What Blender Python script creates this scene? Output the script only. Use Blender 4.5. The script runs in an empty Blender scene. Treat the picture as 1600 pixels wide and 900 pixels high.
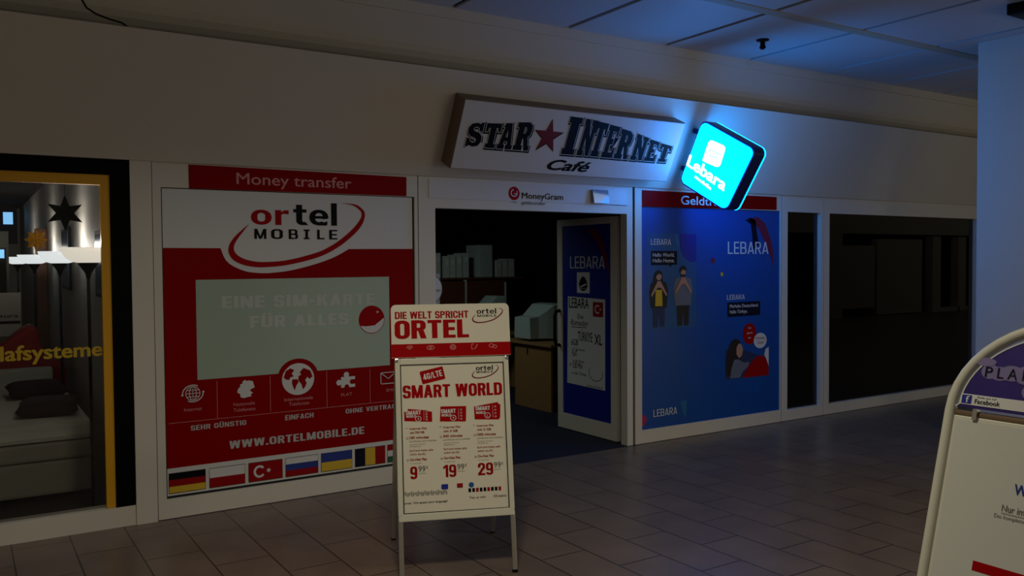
import bpy, bmesh, math, random
from mathutils import Vector, Matrix
random.seed(4)
S = bpy.context.scene
COL = S.collection
R = math.radians

# ------------------------------------------------------------------ camera
cam = bpy.data.cameras.new('camera'); co = bpy.data.objects.new('camera', cam); COL.objects.link(co)
cam.sensor_width = 36.0; cam.lens = 36.0 * 1338.5 / 1600.0; cam.clip_start = 0.05
yaw, pit, rol = R(57.295), R(1.771), R(-0.400)
fw = Vector((math.cos(yaw) * math.cos(pit), math.sin(yaw) * math.cos(pit), -math.sin(pit)))
rt0 = Vector((math.sin(yaw), -math.cos(yaw), 0)); up0 = rt0.cross(fw)
rt = rt0 * math.cos(rol) + up0 * math.sin(rol); up = up0 * math.cos(rol) - rt0 * math.sin(rol)
mw = Matrix((rt, up, -fw)).transposed().to_4x4(); mw.translation = Vector((0, -5.995, 1.70))
co.matrix_world = mw
S.camera = co

# ------------------------------------------------------------------ world, view, lights
wd = bpy.data.worlds.new('world'); S.world = wd; wd.use_nodes = True
bg = wd.node_tree.nodes['Background']; bg.inputs[0].default_value = (1.0, 0.95, 0.84, 1); bg.inputs[1].default_value = 0.15
S.view_settings.view_transform = 'Standard'; S.view_settings.look = 'None'
S.view_settings.exposure = 0.0; S.view_settings.gamma = 1.0; S.view_settings.use_curve_mapping = False

def area(name, loc, target, size, power, col, spread=180, shape='DISK', sy=None):
    l = bpy.data.lights.new(name, 'AREA'); l.shape = shape; l.size = size
    if sy: l.size_y = sy
    l.energy = power; l.color = col; l.spread = R(spread)
    o = bpy.data.objects.new(name, l); COL.objects.link(o); o.location = loc
    o.rotation_euler = (Vector(target) - Vector(loc)).to_track_quat('-Z', 'Y').to_euler()
    return o
# a ceiling downlight of the mall above and before the camera, and the glow of the lit shops across the hall
area('downlight', (1.2, -3.7, 3.55), (1.5, -3.2, 0), 0.5, 24, (1.0, 0.9, 0.7), 130)
area('right_fill', (5.2, -5.2, 3.55), (5.6, -4.0, 0), 0.5, 18, (1.0, 0.88, 0.68), 150)  # unseen fill light, added to lift the right-hand fronts and floor
area('storefront_glow', (8.4, -9.3, 0.85), (7.6, 0, 1.6), 9.0, 46, (1.0, 0.91, 0.74), 180, 'RECTANGLE', 1.4)

area('cafe_fill', (3.6, 2.2, 2.62), (4.6, 3.2, 0), 0.6, 8.0, (0.80, 1.0, 0.95), 150)  # added fill light brightening the cafe interior, no fitting of the room
# ------------------------------------------------------------------ materials
def lin(c): return tuple((v / 12.92 if v <= 0.04045 else ((v + 0.055) / 1.055) ** 2.4) for v in [x / 255 for x in c])
MATS = {}
def mat(name, col, rough=0.6, metal=0.0, spec=0.5, noise=0.0, scale=8.0, bump=0.0, emit=None, es=0.0, srgb=True):
    if name in MATS: return MATS[name]
    m = bpy.data.materials.new(name); m.use_nodes = True; nt = m.node_tree; b = nt.nodes['Principled BSDF']
    c = lin(col) if srgb else col
    b.inputs['Base Color'].default_value = (*c, 1); b.inputs['Roughness'].default_value = rough
    b.inputs['Metallic'].default_value = metal; b.inputs['Specular IOR Level'].default_value = spec
    tc = nt.nodes.new('ShaderNodeTexCoord'); nz = nt.nodes.new('ShaderNodeTexNoise')
    nz.inputs['Scale'].default_value = scale; nz.inputs['Detail'].default_value = 4
    nt.links.new(tc.outputs['Object'], nz.inputs['Vector'])
    if noise > 0:
        mx = nt.nodes.new('ShaderNodeMix'); mx.data_type = 'RGBA'
        mx.inputs[6].default_value = (*[v * (1 - noise) for v in c], 1); mx.inputs[7].default_value = (*[min(1, v * (1 + noise)) for v in c], 1)
        nt.links.new(nz.outputs[0], mx.inputs[0]); nt.links.new(mx.outputs[2], b.inputs['Base Color'])
    if bump > 0:
        bp = nt.nodes.new('ShaderNodeBump'); bp.inputs['Strength'].default_value = bump; bp.inputs['Distance'].default_value = 0.01
        nt.links.new(nz.outputs[0], bp.inputs['Height']); nt.links.new(bp.outputs[0], b.inputs['Normal'])
    if emit:
        b.inputs['Emission Color'].default_value = (*emit, 1); b.inputs['Emission Strength'].default_value = es
    MATS[name] = m
    return m
def glass_mat(name, tint=(1, 1, 1), rough=0.0, ior=1.5):
    m = bpy.data.materials.new(name); m.use_nodes = True; nt = m.node_tree; nt.nodes.clear()
    out = nt.nodes.new('ShaderNodeOutputMaterial'); mix = nt.nodes.new('ShaderNodeMixShader')
    tr = nt.nodes.new('ShaderNodeBsdfTransparent'); tr.inputs[0].default_value = (*tint, 1)
    gl = nt.nodes.new('ShaderNodeBsdfGlossy'); gl.inputs['Roughness'].default_value = rough
    fr = nt.nodes.new('ShaderNodeFresnel'); fr.inputs[0].default_value = ior
    for a, b in ((fr.outputs[0], mix.inputs[0]), (tr.outputs[0], mix.inputs[1]), (gl.outputs[0], mix.inputs[2]), (mix.outputs[0], out.inputs[0])): nt.links.new(a, b)
    return m

M = dict(
    wall=mat('wall_paint', (222, 214, 196), 0.75, noise=0.03, scale=3, bump=0.05),
    frame=mat('frame_paint', (228, 222, 206), 0.45, noise=0.02, scale=6),
    header=mat('header_panel', (222, 220, 216), 0.28, noise=0.02, scale=5),
    seam=mat('seam_dark', (60, 50, 36), 0.8), blackgap=mat('rubber_black', (14, 13, 12), 0.6),
    blackframe=mat('black_frame_paint', (3, 3, 3), 0.6, spec=0.1), yellow=mat('yellow_tape', (236, 172, 20), 0.5, noise=0.05),
    red=mat('print_red', (150, 0, 3), 0.5, spec=0.06), redb=mat('print_red_bright', (168, 2, 8), 0.5, spec=0.08), white=mat('print_white', (226, 226, 222), 0.45),
    paper=mat('poster_paper', (232, 226, 206), 0.32, noise=0.03, scale=4, bump=0.12), dullwhite=mat('print_dull_white', (196, 194, 188), 0.5), pink=mat('print_pink', (222, 142, 142), 0.5), matteblack=mat('matte_black_paper', (2, 2, 2), 1.0, spec=0.0), gloss=mat('glossy_plastic', (150, 160, 176), 0.12, spec=0.9),
    mint=mat('mint_panel', (176, 196, 176), 0.35, noise=0.03, scale=2), mintw=mat('faded_white', (204, 210, 200), 0.5),
    black=mat('print_black', (8, 8, 10), 0.6, spec=0.15), darkred=mat('star_red', (120, 16, 22), 0.4), bluep=mat('print_blue', (3, 78, 164), 0.35, noise=0.04, scale=1.5),
    navy=mat('print_navy', (5, 8, 36), 0.5, spec=0.2), royal=mat('print_royal', (24, 40, 150), 0.45), teal=mat('print_teal', (20, 90, 150), 0.4),
    skyb=mat('print_sky', (30, 110, 170), 0.45), skin=mat('print_skin', (196, 148, 122), 0.5), hair=mat('print_hair', (30, 22, 20), 0.5),
    shirt=mat('print_grey', (110, 116, 132), 0.5), gold=mat('print_gold', (224, 184, 30), 0.5), jeans=mat('print_jeans', (34, 48, 92), 0.5),
    magenta=mat('print_magenta', (190, 20, 90), 0.5), maroon=mat('print_maroon', (120, 26, 60), 0.5),
    flagblue=mat('flag_blue', (28, 52, 140), 0.45), flagred=mat('flag_red', (158, 8, 14), 0.5, spec=.15), flagyel=mat('flag_yellow', (226, 186, 44), 0.45), flaggreen=mat('flag_green', (24, 90, 50), 0.45),
    grey=mat('print_grey_text', (120, 116, 106), 0.5), alu=mat('aluminium', (196, 192, 178), 0.35, 0.75), chrome=mat('chrome', (230, 230, 230), 0.12, 1.0),
    bronze=mat('sign_case', (118, 96, 72), 0.5), plastic=mat('black_plastic', (6, 6, 7), 0.5, spec=0.15), panel=mat('ceiling_panel', (206, 206, 204), 0.5, noise=0.02, scale=2),
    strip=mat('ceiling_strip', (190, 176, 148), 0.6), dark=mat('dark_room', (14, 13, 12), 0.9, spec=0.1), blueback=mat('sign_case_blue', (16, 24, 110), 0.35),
    wood=mat('desk_wood', (150, 112, 68), 0.5, noise=0.12, scale=14), brown=mat('brown_panel', (92, 48, 28), 0.5, noise=0.1, scale=9),
    crt=mat('grey_plastic', (170, 182, 176), 0.5), carpet=mat('blue_carpet', (14, 19, 44), 0.95, noise=0.25, scale=90),
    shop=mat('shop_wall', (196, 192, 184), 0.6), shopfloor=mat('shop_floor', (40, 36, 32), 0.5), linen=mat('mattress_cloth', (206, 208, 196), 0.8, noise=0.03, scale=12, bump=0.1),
    bedbase=mat('bed_base_cloth', (150, 148, 134), 0.85, noise=0.05, scale=20), pillow=mat('pillow_cloth', (46, 30, 34), 0.85, noise=0.1, scale=20),
    redcloth=mat('red_upholstery', (170, 6, 14), 0.6, noise=0.1, scale=9), shade=mat('lamp_glass', (240, 236, 226), 0.4, emit=(1.0, 0.93, 0.78), es=0.66), shadecool=mat('lamp_glass_cool', (240, 240, 240), 0.4, emit=(0.94, 1.0, 1.0), es=0.76),
    bulb=mat('bulb_glow', (255, 255, 250), 0.4, emit=(1.0, 0.95, 0.85), es=6.0), mirror=mat('mirror_glass', (96, 128, 170), 0.2, 0.35),  # the mirror's blue base colour stands in for a bluish reflection
    purple=mat('header_purple', (50, 30, 118), 0.4, noise=0.6, scale=6), poster2=mat('poster_paper_white', (214, 214, 204), 0.4, noise=0.02, scale=4), lilac=mat('print_lilac', (128, 116, 164), 0.5, noise=.1, scale=20), tube=mat('white_tube', (222, 220, 200), 0.35),
    litface=mat('lit_cyan_face', (0, 60, 160), 0.4, emit=(0.0, 0.25, 1.0), es=13.0), litwhite=mat('lit_white', (240, 255, 250), 0.4, emit=(0.9, 1.0, 0.96), es=2.2),
    litmint=mat('lit_mint', (200, 240, 210), 0.4, emit=(0.62, 0.95, 0.8), es=1.0), bluewin=mat('lit_blue_window', (60, 120, 200), 0.4, emit=(0.25, 0.62, 1.0), es=0.9),
    carton=mat('binder_white', (186, 186, 180), 0.6), gstar=mat('gold_star', (190, 130, 20), 0.5), lime=mat('yellow_letters', (206, 172, 30), 0.5),
    opp=mat('opposite_wall', (206, 198, 176), 0.7), wallgrey=mat('grey_partition', (118, 122, 112), 0.8))
M['glass'] = glass_mat('window_glass'); M['glassdark'] = glass_mat('window_glass_dark', (0.5, 0.5, 0.5), ior=1.6)

def floor_material():
    m = bpy.data.materials.new('floor_tiles'); m.use_nodes = True; nt = m.node_tree; b = nt.nodes['Principled BSDF']
    geo = nt.nodes.new('ShaderNodeNewGeometry'); sep = nt.nodes.new('ShaderNodeSeparateXYZ'); cmb = nt.nodes.new('ShaderNodeCombineXYZ')
    ax = nt.nodes.new('ShaderNodeMath'); ax.operation = 'ADD'; ax.inputs[1].default_value = 0.13 + 63.0
    ay = nt.nodes.new('ShaderNodeMath'); ay.operation = 'ADD'; ay.inputs[1].default_value = -0.53 + 63.0
    br = nt.nodes.new('ShaderNodeTexBrick'); br.offset = 0.5; br.offset_frequency = 2
    for k, v in (('Scale', 1.0), ('Mortar Size', 0.005), ('Mortar Smooth', 0.2), ('Bias', 0.0), ('Brick Width', 0.63), ('Row Height', 0.315)): br.inputs[k].default_value = v
    br.inputs['Color1'].default_value = (*lin((122, 106, 92)), 1); br.inputs['Color2'].default_value = (*lin((115, 99, 87)), 1); br.inputs['Mortar'].default_value = (*lin((52, 45, 40)), 1)
    L = nt.links.new
    L(geo.outputs['Position'], sep.inputs[0]); L(sep.outputs[1], ax.inputs[0]); L(sep.outputs[0], ay.inputs[0]); L(ax.outputs[0], cmb.inputs[0]); L(ay.outputs[0], cmb.inputs[1]); L(cmb.outputs[0], br.inputs[0])
    nz = nt.nodes.new('ShaderNodeTexNoise'); nz.inputs['Scale'].default_value = 3.5; nz.inputs['Detail'].default_value = 6; L(geo.outputs['Position'], nz.inputs['Vector'])
    mx = nt.nodes.new('ShaderNodeMix'); mx.data_type = 'RGBA'; mx.blend_type = 'OVERLAY'; mx.inputs[0].default_value = 0.35
    L(br.outputs['Color'], mx.inputs[6]); L(nz.outputs[0], mx.inputs[7]); L(mx.outputs[2], b.inputs['Base Color'])
    bp = nt.nodes.new('ShaderNodeBump'); bp.inputs['Strength'].default_value = 0.4; bp.inputs['Distance'].default_value = 0.004; bp.invert = True
    L(br.outputs['Fac'], bp.inputs['Height']); L(bp.outputs[0], b.inputs['Normal'])
    b.inputs['Roughness'].default_value = 0.33; b.inputs['Specular IOR Level'].default_value = 0.45
    return m
M['floor'] = floor_material()

# ------------------------------------------------------------------ mesh helpers
class Plane:
    """A flat frame of reference: origin o, right r, up u, outward normal n."""
    def __init__(s, o, r, u):
        s.o = Vector(o); s.r = Vector(r).normalized(); s.u = Vector(u).normalized(); s.n = s.r.cross(s.u)
    def __call__(s, x, y, d=0.0): return s.o + s.r * x + s.u * y + s.n * d
WALL = Plane((0, 0.02, 0), (1, 0, 0), (0, 0, 1))          # faces -y, the glass plane of the shop fronts
XYZ = Plane((0, 0, 0), (1, 0, 0), (0, 1, 0))

class MB:
    def __init__(s): s.v = []; s.f = []; s.mi = []; s.cur = 0; s.cuts = []; s.last = None
    def line(s, base):
        if s.last is not None and abs(base - s.last) > .008: s.cuts.append(len(s.f))
        s.last = base
    def _add(s, vs, fs):
        b = len(s.v); s.v += [tuple(v) for v in vs]; s.f += [tuple(i + b for i in f) for f in fs]; s.mi += [s.cur] * len(fs)
    def box(s, x0, x1, y0, y1, z0, z1, P=XYZ):
        vs = [P(x, y, z) for z in (z0, z1) for y in (y0, y1) for x in (x0, x1)]
        s._add(vs, [(0, 2, 3, 1), (4, 5, 7, 6), (0, 1, 5, 4), (2, 6, 7, 3), (0, 4, 6, 2), (1, 3, 7, 5)]); return s
    def poly(s, pts, P=WALL, d=0.0):
        d += (len(s.f) % 45) * 2e-5          # prints that overlap never lie in exactly one plane
        s._add([P(x, y, d) for x, y in pts], [tuple(range(len(pts)))]); return s
    def rect(s, x0, x1, y0, y1, P=WALL, d=0.0): return s.poly([(x0, y0), (x1, y0), (x1, y1), (x0, y1)], P, d)
    def prism(s, pts, P=WALL, d0=0.0, d1=0.01):
        n = len(pts); vs = [P(x, y, d0) for x, y in pts] + [P(x, y, d1) for x, y in pts]
        s._add(vs, [tuple(reversed(range(n))), tuple(range(n, 2 * n))] + [(i, (i + 1) % n, n + (i + 1) % n, n + i) for i in range(n)]); return s
    def disc(s, cx, cy, rx, ry=None, P=WALL, d=0.0, n=28):
        ry = ry or rx; return s.poly([(cx + rx * math.cos(6.28319 * i / n), cy + ry * math.sin(6.28319 * i / n)) for i in range(n)], P, d)
    def ring(s, cx, cy, rx, ry, w, P=WALL, d=0.0, n=32, a0=0, a1=360):
        return s.stroke([(cx + rx * math.cos(R(a0 + (a1 - a0) * i / n)), cy + ry * math.sin(R(a0 + (a1 - a0) * i / n))) for i in range(n + 1)], w, P, d)
    def stroke(s, pts, w, P=WALL, d=0.0):
        n = len(pts); vs = []; d += (len(s.f) % 45) * 2e-5
        for i, (x, y) in enumerate(pts):
            a = pts[max(0, i - 1)]; b = pts[min(n - 1, i + 1)]; dx, dy = b[0] - a[0], b[1] - a[1]; l = math.hypot(dx, dy) or 1
            ww = w[i] if isinstance(w, (list, tuple)) else w
            vs += [P(x - dy / l * ww / 2, y + dx / l * ww / 2, d), P(x + dy / l * ww / 2, y - dx / l * ww / 2, d)]
        s._add(vs, [(2 * i, 2 * i + 1, 2 * i + 3, 2 * i + 2) for i in range(n - 1)]); return s
    def tube(s, pts, r, n=10, cap=True):
        pts = [Vector(p) for p in pts]; k = len(pts); vs = []; ref = None
        for i, p in enumerate(pts):
            t = (pts[min(k - 1, i + 1)] - pts[max(0, i - 1)]).normalized()
            if ref is None: ref = t.orthogonal().normalized()
            ref = (ref - t * ref.dot(t)).normalized(); bi = t.cross(ref)
            rr = r[i] if isinstance(r, (list, tuple)) else r
            vs += [p + (ref * math.cos(6.28319 * j / n) + bi * math.sin(6.28319 * j / n)) * rr for j in range(n)]
        fs = [(i * n + j, i * n + (j + 1) % n, (i + 1) * n + (j + 1) % n, (i + 1) * n + j) for i in range(k - 1) for j in range(n)]
        if cap: fs += [tuple(reversed(range(n))), tuple(range((k - 1) * n, k * n))]
        s._add(vs, fs); return s
    def lathe(s, prof, c=(0, 0, 0), n=32):
        vs = [(c[0] + r * math.cos(6.28319 * j / n), c[1] + r * math.sin(6.28319 * j / n), c[2] + z) for r, z in prof for j in range(n)]
        s._add(vs, [(i * n + j, i * n + (j + 1) % n, (i + 1) * n + (j + 1) % n, (i + 1) * n + j) for i in range(len(prof) - 1) for j in range(n)]); return s
    def mesh(s, m, smooth=False, bevel=0.0):
        me = bpy.data.meshes.new('mesh'); me.from_pydata(s.v, [], s.f)
        for x in (m if isinstance(m, list) else [m]): me.materials.append(x)
        me.polygons.foreach_set('material_index', s.mi)
        if smooth: me.polygons.foreach_set('use_smooth', [True] * len(me.polygons))
        bm = bmesh.new(); bm.from_mesh(me)
        if smooth: bmesh.ops.remove_doubles(bm, verts=bm.verts, dist=1e-5)
        if bevel: bmesh.ops.bevel(bm, geom=[e for e in bm.edges if e.is_manifold], offset=bevel, segments=2, affect='EDGES', profile=0.6)
        bm.to_mesh(me); bm.free(); me.update(); return me
    def build(s, name, m, parent=None, smooth=False, bevel=0.0):
        if s.cuts and name in ('lettering', 'logo_black', 'logo', 'letter_face', 'letter_outline', 'handwriting'):     # every written line is a part of its own
            first = None
            for a, b in zip([0] + s.cuts, s.cuts + [len(s.f)]):
                q = MB(); mp = {}
                for f, k in zip(s.f[a:b], s.mi[a:b]):
                    for i in f:
                        if i not in mp: mp[i] = len(q.v); q.v.append(s.v[i])
                    q.f.append(tuple(mp[i] for i in f)); q.mi.append(k)
                o = q.build(name, m, parent); first = first or o
            return first
        o = bpy.data.objects.new(name, s.mesh(m, smooth, bevel)); COL.objects.link(o)
        if parent is not None: attach(o, parent)
        return o
def attach(o, parent):
    o.parent = parent
    # parts are modelled in place: only a top-level parent can have a location to cancel
    o.matrix_parent_inverse = Matrix.Translation(-Vector(parent.location)) if parent.parent is None else Matrix.Identity(4)
def tag(o, label=None, cat=None, group=None, kind=None):
    if label: o['label'] = label
    if cat: o['category'] = cat
    if group: o['group'] = group
    if kind: o['kind'] = kind
    return o
def empty(name, loc, label, cat, group=None):
    o = bpy.data.objects.new(name, None); COL.objects.link(o); o.location = loc; o.empty_display_size = 0.1
    return tag(o, label, cat, group)
def struct(o, label, cat='room'): return tag(o, label, cat, None, 'structure')
def copy_tree(o, parent=None):
    c = o.copy(); COL.objects.link(c)
    if parent is not None:
        c.parent = parent; c.matrix_parent_inverse = o.matrix_parent_inverse.copy()
    for ch in [x for x in bpy.data.objects if x.parent == o]: copy_tree(ch, c)
    return c

_tc = {}
def glyphs(txt, shear=0.0, res=4, space=1.0):
    k = (txt, shear, res, space)
    if k not in _tc:
        cu = bpy.data.curves.new('t', 'FONT'); cu.body = txt; cu.size = 1; cu.shear = shear; cu.resolution_u = res; cu.space_character = space
        ob = bpy.data.objects.new('t', cu); me = bpy.data.meshes.new_from_object(ob)
        vs = [(v.co.x, v.co.y) for v in me.vertices]; fs = [tuple(p.vertices) for p in me.polygons]
        bpy.data.objects.remove(ob); bpy.data.meshes.remove(me); bpy.data.curves.remove(cu); _tc[k] = (vs, fs)
    return _tc[k]
CAP = None
def text(mb, txt, x0, x1, base, cap, P=WALL, d=0.002, bold=0.0, shear=0.0, res=4, base1=None, space=1.0):
    """Lettering filling x0..x1 with its baseline at base (base1 at the right end) and capitals cap high."""
    global CAP
    if CAP is None: hv = glyphs('H')[0]; CAP = max(v[1] for v in hv)
    vs, fs = glyphs(txt, shear, res, space)
    mb.line(base)
    mn = min(v[0] for v in vs); mx = max(v[0] for v in vs); base1 = base if base1 is None else base1
    sh = [(0, 0)]; b = bold * 0.8
    if b > 0: sh = [(b, 0), (-b, 0), (0, b * .8), (0, -b * .8), (b * .7, b * .6), (-b * .7, b * .6), (b * .7, -b * .6), (-b * .7, -b * .6)]
    mn -= b; mx += b; CH = CAP + b * 1.6      # heavier strokes: the letter is laid several times, nudged around its outline
    for i, (ox, oy) in enumerate(sh):
        out = []
        for x, y in vs:
            t = (x + ox - mn) / (mx - mn); out.append(P(x0 + (x1 - x0) * t, base + (base1 - base) * t + (y + oy + b * .8) / CH * cap, d + i * 6e-5))
        mb._add(out, fs)
    return mb
def rring(x0, x1, y0, y1, sx, sy, r, skip=None, n=4):
    r = min(r, (x1 - x0) / 2, (y1 - y0) / 2); ri = max(.012, r - (sx + sy) / 2.2)
    o = rrect(x0, x1, y0, y1, r, n); i = rrect(x0 + sx, x1 - sx, y0 + sy, y1 - sy, min(ri, (x1 - x0 - 2 * sx) / 2, (y1 - y0 - 2 * sy) / 2), n); N = len(o); out = []
    for k in range(N):
        q = [o[k], o[(k + 1) % N], i[(k + 1) % N], i[k]]; mx = sum(p[0] for p in q) / 4; my = sum(p[1] for p in q) / 4
        if not (skip and skip(mx, my)): out.append(q)
    return out
def bx_(x0, x1, y0, y1): return [(x0, y0), (x1, y0), (x1, y1), (x0, y1)]
def letter(ch, t, b):
    """One heavy grotesque letter, capitals 1 high, stem t and bar b: (width, polygons)."""
    w = .60; X = 1.0; h = .72; cap = lambda *p: list(p)
    if ch == ' ': return .26, []
    if ch == 'I': return t, [bx_(0, t, 0, 1)]
    if ch == '.': return t, [bx_(0, t, 0, t)]
    if ch == '-': return .32, [bx_(0, .32, .38, .38 + b)]
    if ch == '/': return .34, [[(0, 0), (t * .7, 0), (.34, 1), (.34 - t * .7, 1)]]
    if ch in 'OQ0': return w, rring(0, w, 0, 1, t, b, .26)
    if ch == 'D': return w, [bx_(0, t, 0, 1), bx_(t, .34, 0, b), bx_(t, .34, 1 - b, 1)] + rring(0, w, 0, 1, t, b, .26, lambda x, y: x < .33)
    if ch in 'CG':
        p = rring(0, w, 0, 1, t, b, .26, lambda x, y: x > w * .6 and .3 < y < .7) + [bx_(w - t, w, .64, .76), bx_(w - t, w, .24, .38 if ch == 'C' else .52)]
        return w, p + ([bx_(w * .52, w, .52 - b, .52)] if ch == 'G' else [])
    if ch in 'UÜ': return w, [bx_(0, t, .3, 1), bx_(w - t, w, .3, 1)] + rring(0, w, 0, 1, t, b, .26, lambda x, y: y > .55) + ([bx_(.08, .24, 1.06, 1.22), bx_(w - .24, w - .08, 1.06, 1.22)] if ch == 'Ü' else [])
    if ch == 'E': return .50, [bx_(0, t, 0, 1), bx_(t, .5, 0, b), bx_(t, .5, 1 - b, 1), bx_(t, .47, .5 - b / 2, .5 + b / 2)]
    if ch == 'F': return .48, [bx_(0, t, 0, 1), bx_(t, .48, 1 - b, 1), bx_(t, .45, .5 - b / 2, .5 + b / 2)]
    if ch == 'L': return .48, [bx_(0, t, 0, 1), bx_(t, .48, 0, b)]
    if ch == 'T': return .56, [bx_(0, .56, 1 - b, 1), bx_(.28 - t / 2, .28 + t / 2, 0, 1 - b)]
    if ch == 'H': return w, [bx_(0, t, 0, 1), bx_(w - t, w, 0, 1), bx_(t, w - t, .5 - b / 2, .5 + b / 2)]
    if ch == 'N': return w + .03, [bx_(0, t * .9, 0, 1), bx_(w + .03 - t * .9, w + .03, 0, 1), [(0, 1), (t * 1.05, 1), (w + .03, 0), (w + .03 - t * 1.05, 0)]]
    if ch == 'M': return .80, [bx_(0, t, 0, 1), bx_(.8 - t, .8, 0, 1), [(0, 1), (t * 1.15, 1), (.4 + t * .42, 0), (.4 - t * .42, 0)], [(.8 - t * 1.15, 1), (.8, 1), (.4 + t * .42, 0), (.4 - t * .42, 0)]]
    if ch == 'W': return .90, [[(0, 1), (t, 1), (.23 + t * .5, 0), (.23 - t * .5, 0)], [(.45 - t * .5, 1), (.45 + t * .5, 1), (.23 + t * .5, 0), (.23 - t * .5, 0)], [(.45 - t * .5, 1), (.45 + t * .5, 1), (.67 + t * .5, 0), (.67 - t * .5, 0)], [(.9 - t, 1), (.9, 1), (.67 + t * .5, 0), (.67 - t * .5, 0)]]
    if ch == 'A': return .64, [[(0, 0), (t, 0), (.32 + t * .42, 1), (.32 - t * .55, 1)], [(.64 - t, 0), (.64, 0), (.32 + t * .55, 1), (.32 - t * .42, 1)], bx_(.16, .48, .2, .2 + b * .9)]
    if ch == 'V': return .6, [[(0, 1), (t, 1), (.3 + t * .45, 0), (.3 - t * .45, 0)], [(.6 - t, 1), (.6, 1), (.3 + t * .45, 0), (.3 - t * .45, 0)]]
    if ch == 'K': return .60, [bx_(0, t, 0, 1), [(t, .35), (t, .62), (.60 - t * 1.1, 1), (.60, 1)], [(t * 1.2, .5), (t * 1.9, .66), (.62, 0), (.62 - t * 1.2, 0)]]
    if ch in 'PR':
        p = [bx_(0, t, 0, 1), bx_(t, .34, 1 - b, 1), bx_(t, .34, .42, .42 + b)] + rring(0, w * .96, .42, 1, t, b, .22, lambda x, y: x < .33)
        return w * .98, p + ([[(.26, .44), (.26 + t * 1.05, .44), (w, 0), (w - t * 1.05, 0)]] if ch == 'R' else [])
    if ch == 'B': return w, [bx_(0, t, 0, 1), bx_(t, .36, 0, b), bx_(t, .36, 1 - b, 1), bx_(t, .36, .5 - b / 2, .5 + b / 2)] + rring(0, w * .95, .5 - b / 2, 1, t, b, .2, lambda x, y: x < .33) + rring(0, w, 0, .5 + b / 2, t, b, .2, lambda x, y: x < .33)
    if ch == 'S': return w * .95, rring(0, w * .95, .5 - b / 2, 1, t, b, .2, lambda x, y: x > .34 and y < .80) + rring(0, w * .95, 0, .5 + b / 2, t, b, .2, lambda x, y: x < .24 and y > .2) + [bx_(w * .95 - t, w * .95, .71, .82), bx_(0, t, .18, .29)]
    if ch == '1': return .40, [bx_(.40 - t, .40, 0, 1), [(0, .66), (.40 - t, .78), (.40 - t, 1), (0, .82)]]
    if ch == '2': return w * .95, rring(0, w * .95, .42, 1, t, b, .22, lambda x, y: x < .25 and y < .68) + [bx_(0, w * .95, 0, b), [(0, b), (t * 1.15, b), (w * .95, .62), (w * .95 - t, .62)]]
    if ch == '9': return w * .95, rring(0, w * .95, .36, 1, t, b, .22) + rring(0, w * .95, 0, .9, t, b, .22, lambda x, y: y > .3 and x < .3 or y > .7) + [bx_(w * .95 - t, w * .95, .25, .7)]
    if ch == '4': return .62, [bx_(.32, .32 + t, 0, 1), bx_(0, .62, .2, .2 + b), [(0, .2), (t, .2), (.32 + t, 1), (.32, 1)]]
    if ch == 'o': return .68, rring(0, .68, 0, h, t, b, .32)
    if ch == 'r': return .46, [bx_(0, t, 0, h), [(t, .48), (.26, .55), (.46, .53), (.46, h), (.32, h), (t, .62)]]
    if ch == 't': return .46, [bx_(.10, .10 + t, .14, .92), bx_(0, .46, h - b, h)] + rring(.10, .64, 0, .5, t, b, .2, lambda x, y: y > .2 or x > .44)
    if ch == 'e': return .68, rring(0, .68, 0, h, t, b, .32, lambda x, y: x > .36 and .17 < y < .32) + [bx_(t * .8, .66, .31, .31 + b * .8), bx_(.30, .62, 0.0, b), [(.56, .0), (.64, .04), (.64, .20), (.56, .17)]]
    if ch == 'l': return t, [bx_(0, t, 0, 1.04)]
    return t, [bx_(0, t, 0, 1)]
def block(mb, txt, x0, x1, base, cap, P=WALL, d=0.002, t=.2, b=.16, sp=.07, base1=None):
    mb.line(base); x = 0; run = []
    for ch in txt:
        w, ps = letter(ch, t, b); run += [[(x + px, py) for px, py in q] for q in ps]; x += w + sp
    x -= sp; base1 = base if base1 is None else base1
    for k, q in enumerate(run):
        mb.poly([(x0 + (x1 - x0) * px / x, base + (base1 - base) * px / x + py * cap) for px, py in q], P, d)
    return mb
def fill2d(splines, offset=0.0):
    """Even-odd filled outlines, grown by offset, as vertices and faces."""
    cu = bpy.data.curves.new('c', 'CURVE'); cu.dimensions = '2D'; cu.fill_mode = 'FRONT'; cu.offset = offset
    for pts in splines:
        sp = cu.splines.new('POLY'); sp.points.add(len(pts) - 1); sp.use_cyclic_u = True
        for p, (x, y) in zip(sp.points, pts): p.co = (x, y, 0, 1)
    ob = bpy.data.objects.new('c', cu); me = bpy.data.meshes.new_from_object(ob)
    r = [(v.co.x, v.co.y) for v in me.vertices], [tuple(p.vertices) for p in me.polygons]
    bpy.data.objects.remove(ob); bpy.data.meshes.remove(me); bpy.data.curves.remove(cu)
    return r
def rrect(x0, x1, y0, y1, r, n=5, corners='1111'):
    out = []
    for c, (cx, cy, a) in zip(corners, ((x1 - r, y1 - r, 0), (x0 + r, y1 - r, 90), (x0 + r, y0 + r, 180), (x1 - r, y0 + r, 270))):
        if c == '1': out += [(cx + r * math.cos(R(a + 90 * i / n)), cy + r * math.sin(R(a + 90 * i / n))) for i in range(n + 1)]
        else: out.append((cx + (r if a in (0, 270) else -r), cy + (r if a in (0, 90) else -r)))
    return out
def star(cx, cy, r, ri, n=5, a0=90): return [(cx + (r if i % 2 == 0 else ri) * math.cos(R(a0 + 180 * i / n)), cy + (r if i % 2 == 0 else ri) * math.sin(R(a0 + 180 * i / n))) for i in range(2 * n)]

# ================================================================== THE SETTING
ZC = 3.624
struct(MB().box(-8, 34, -16, 0.0, -0.1, 0).build('floor', M['floor']), 'brown stone tile floor of the shopping passage')
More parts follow.
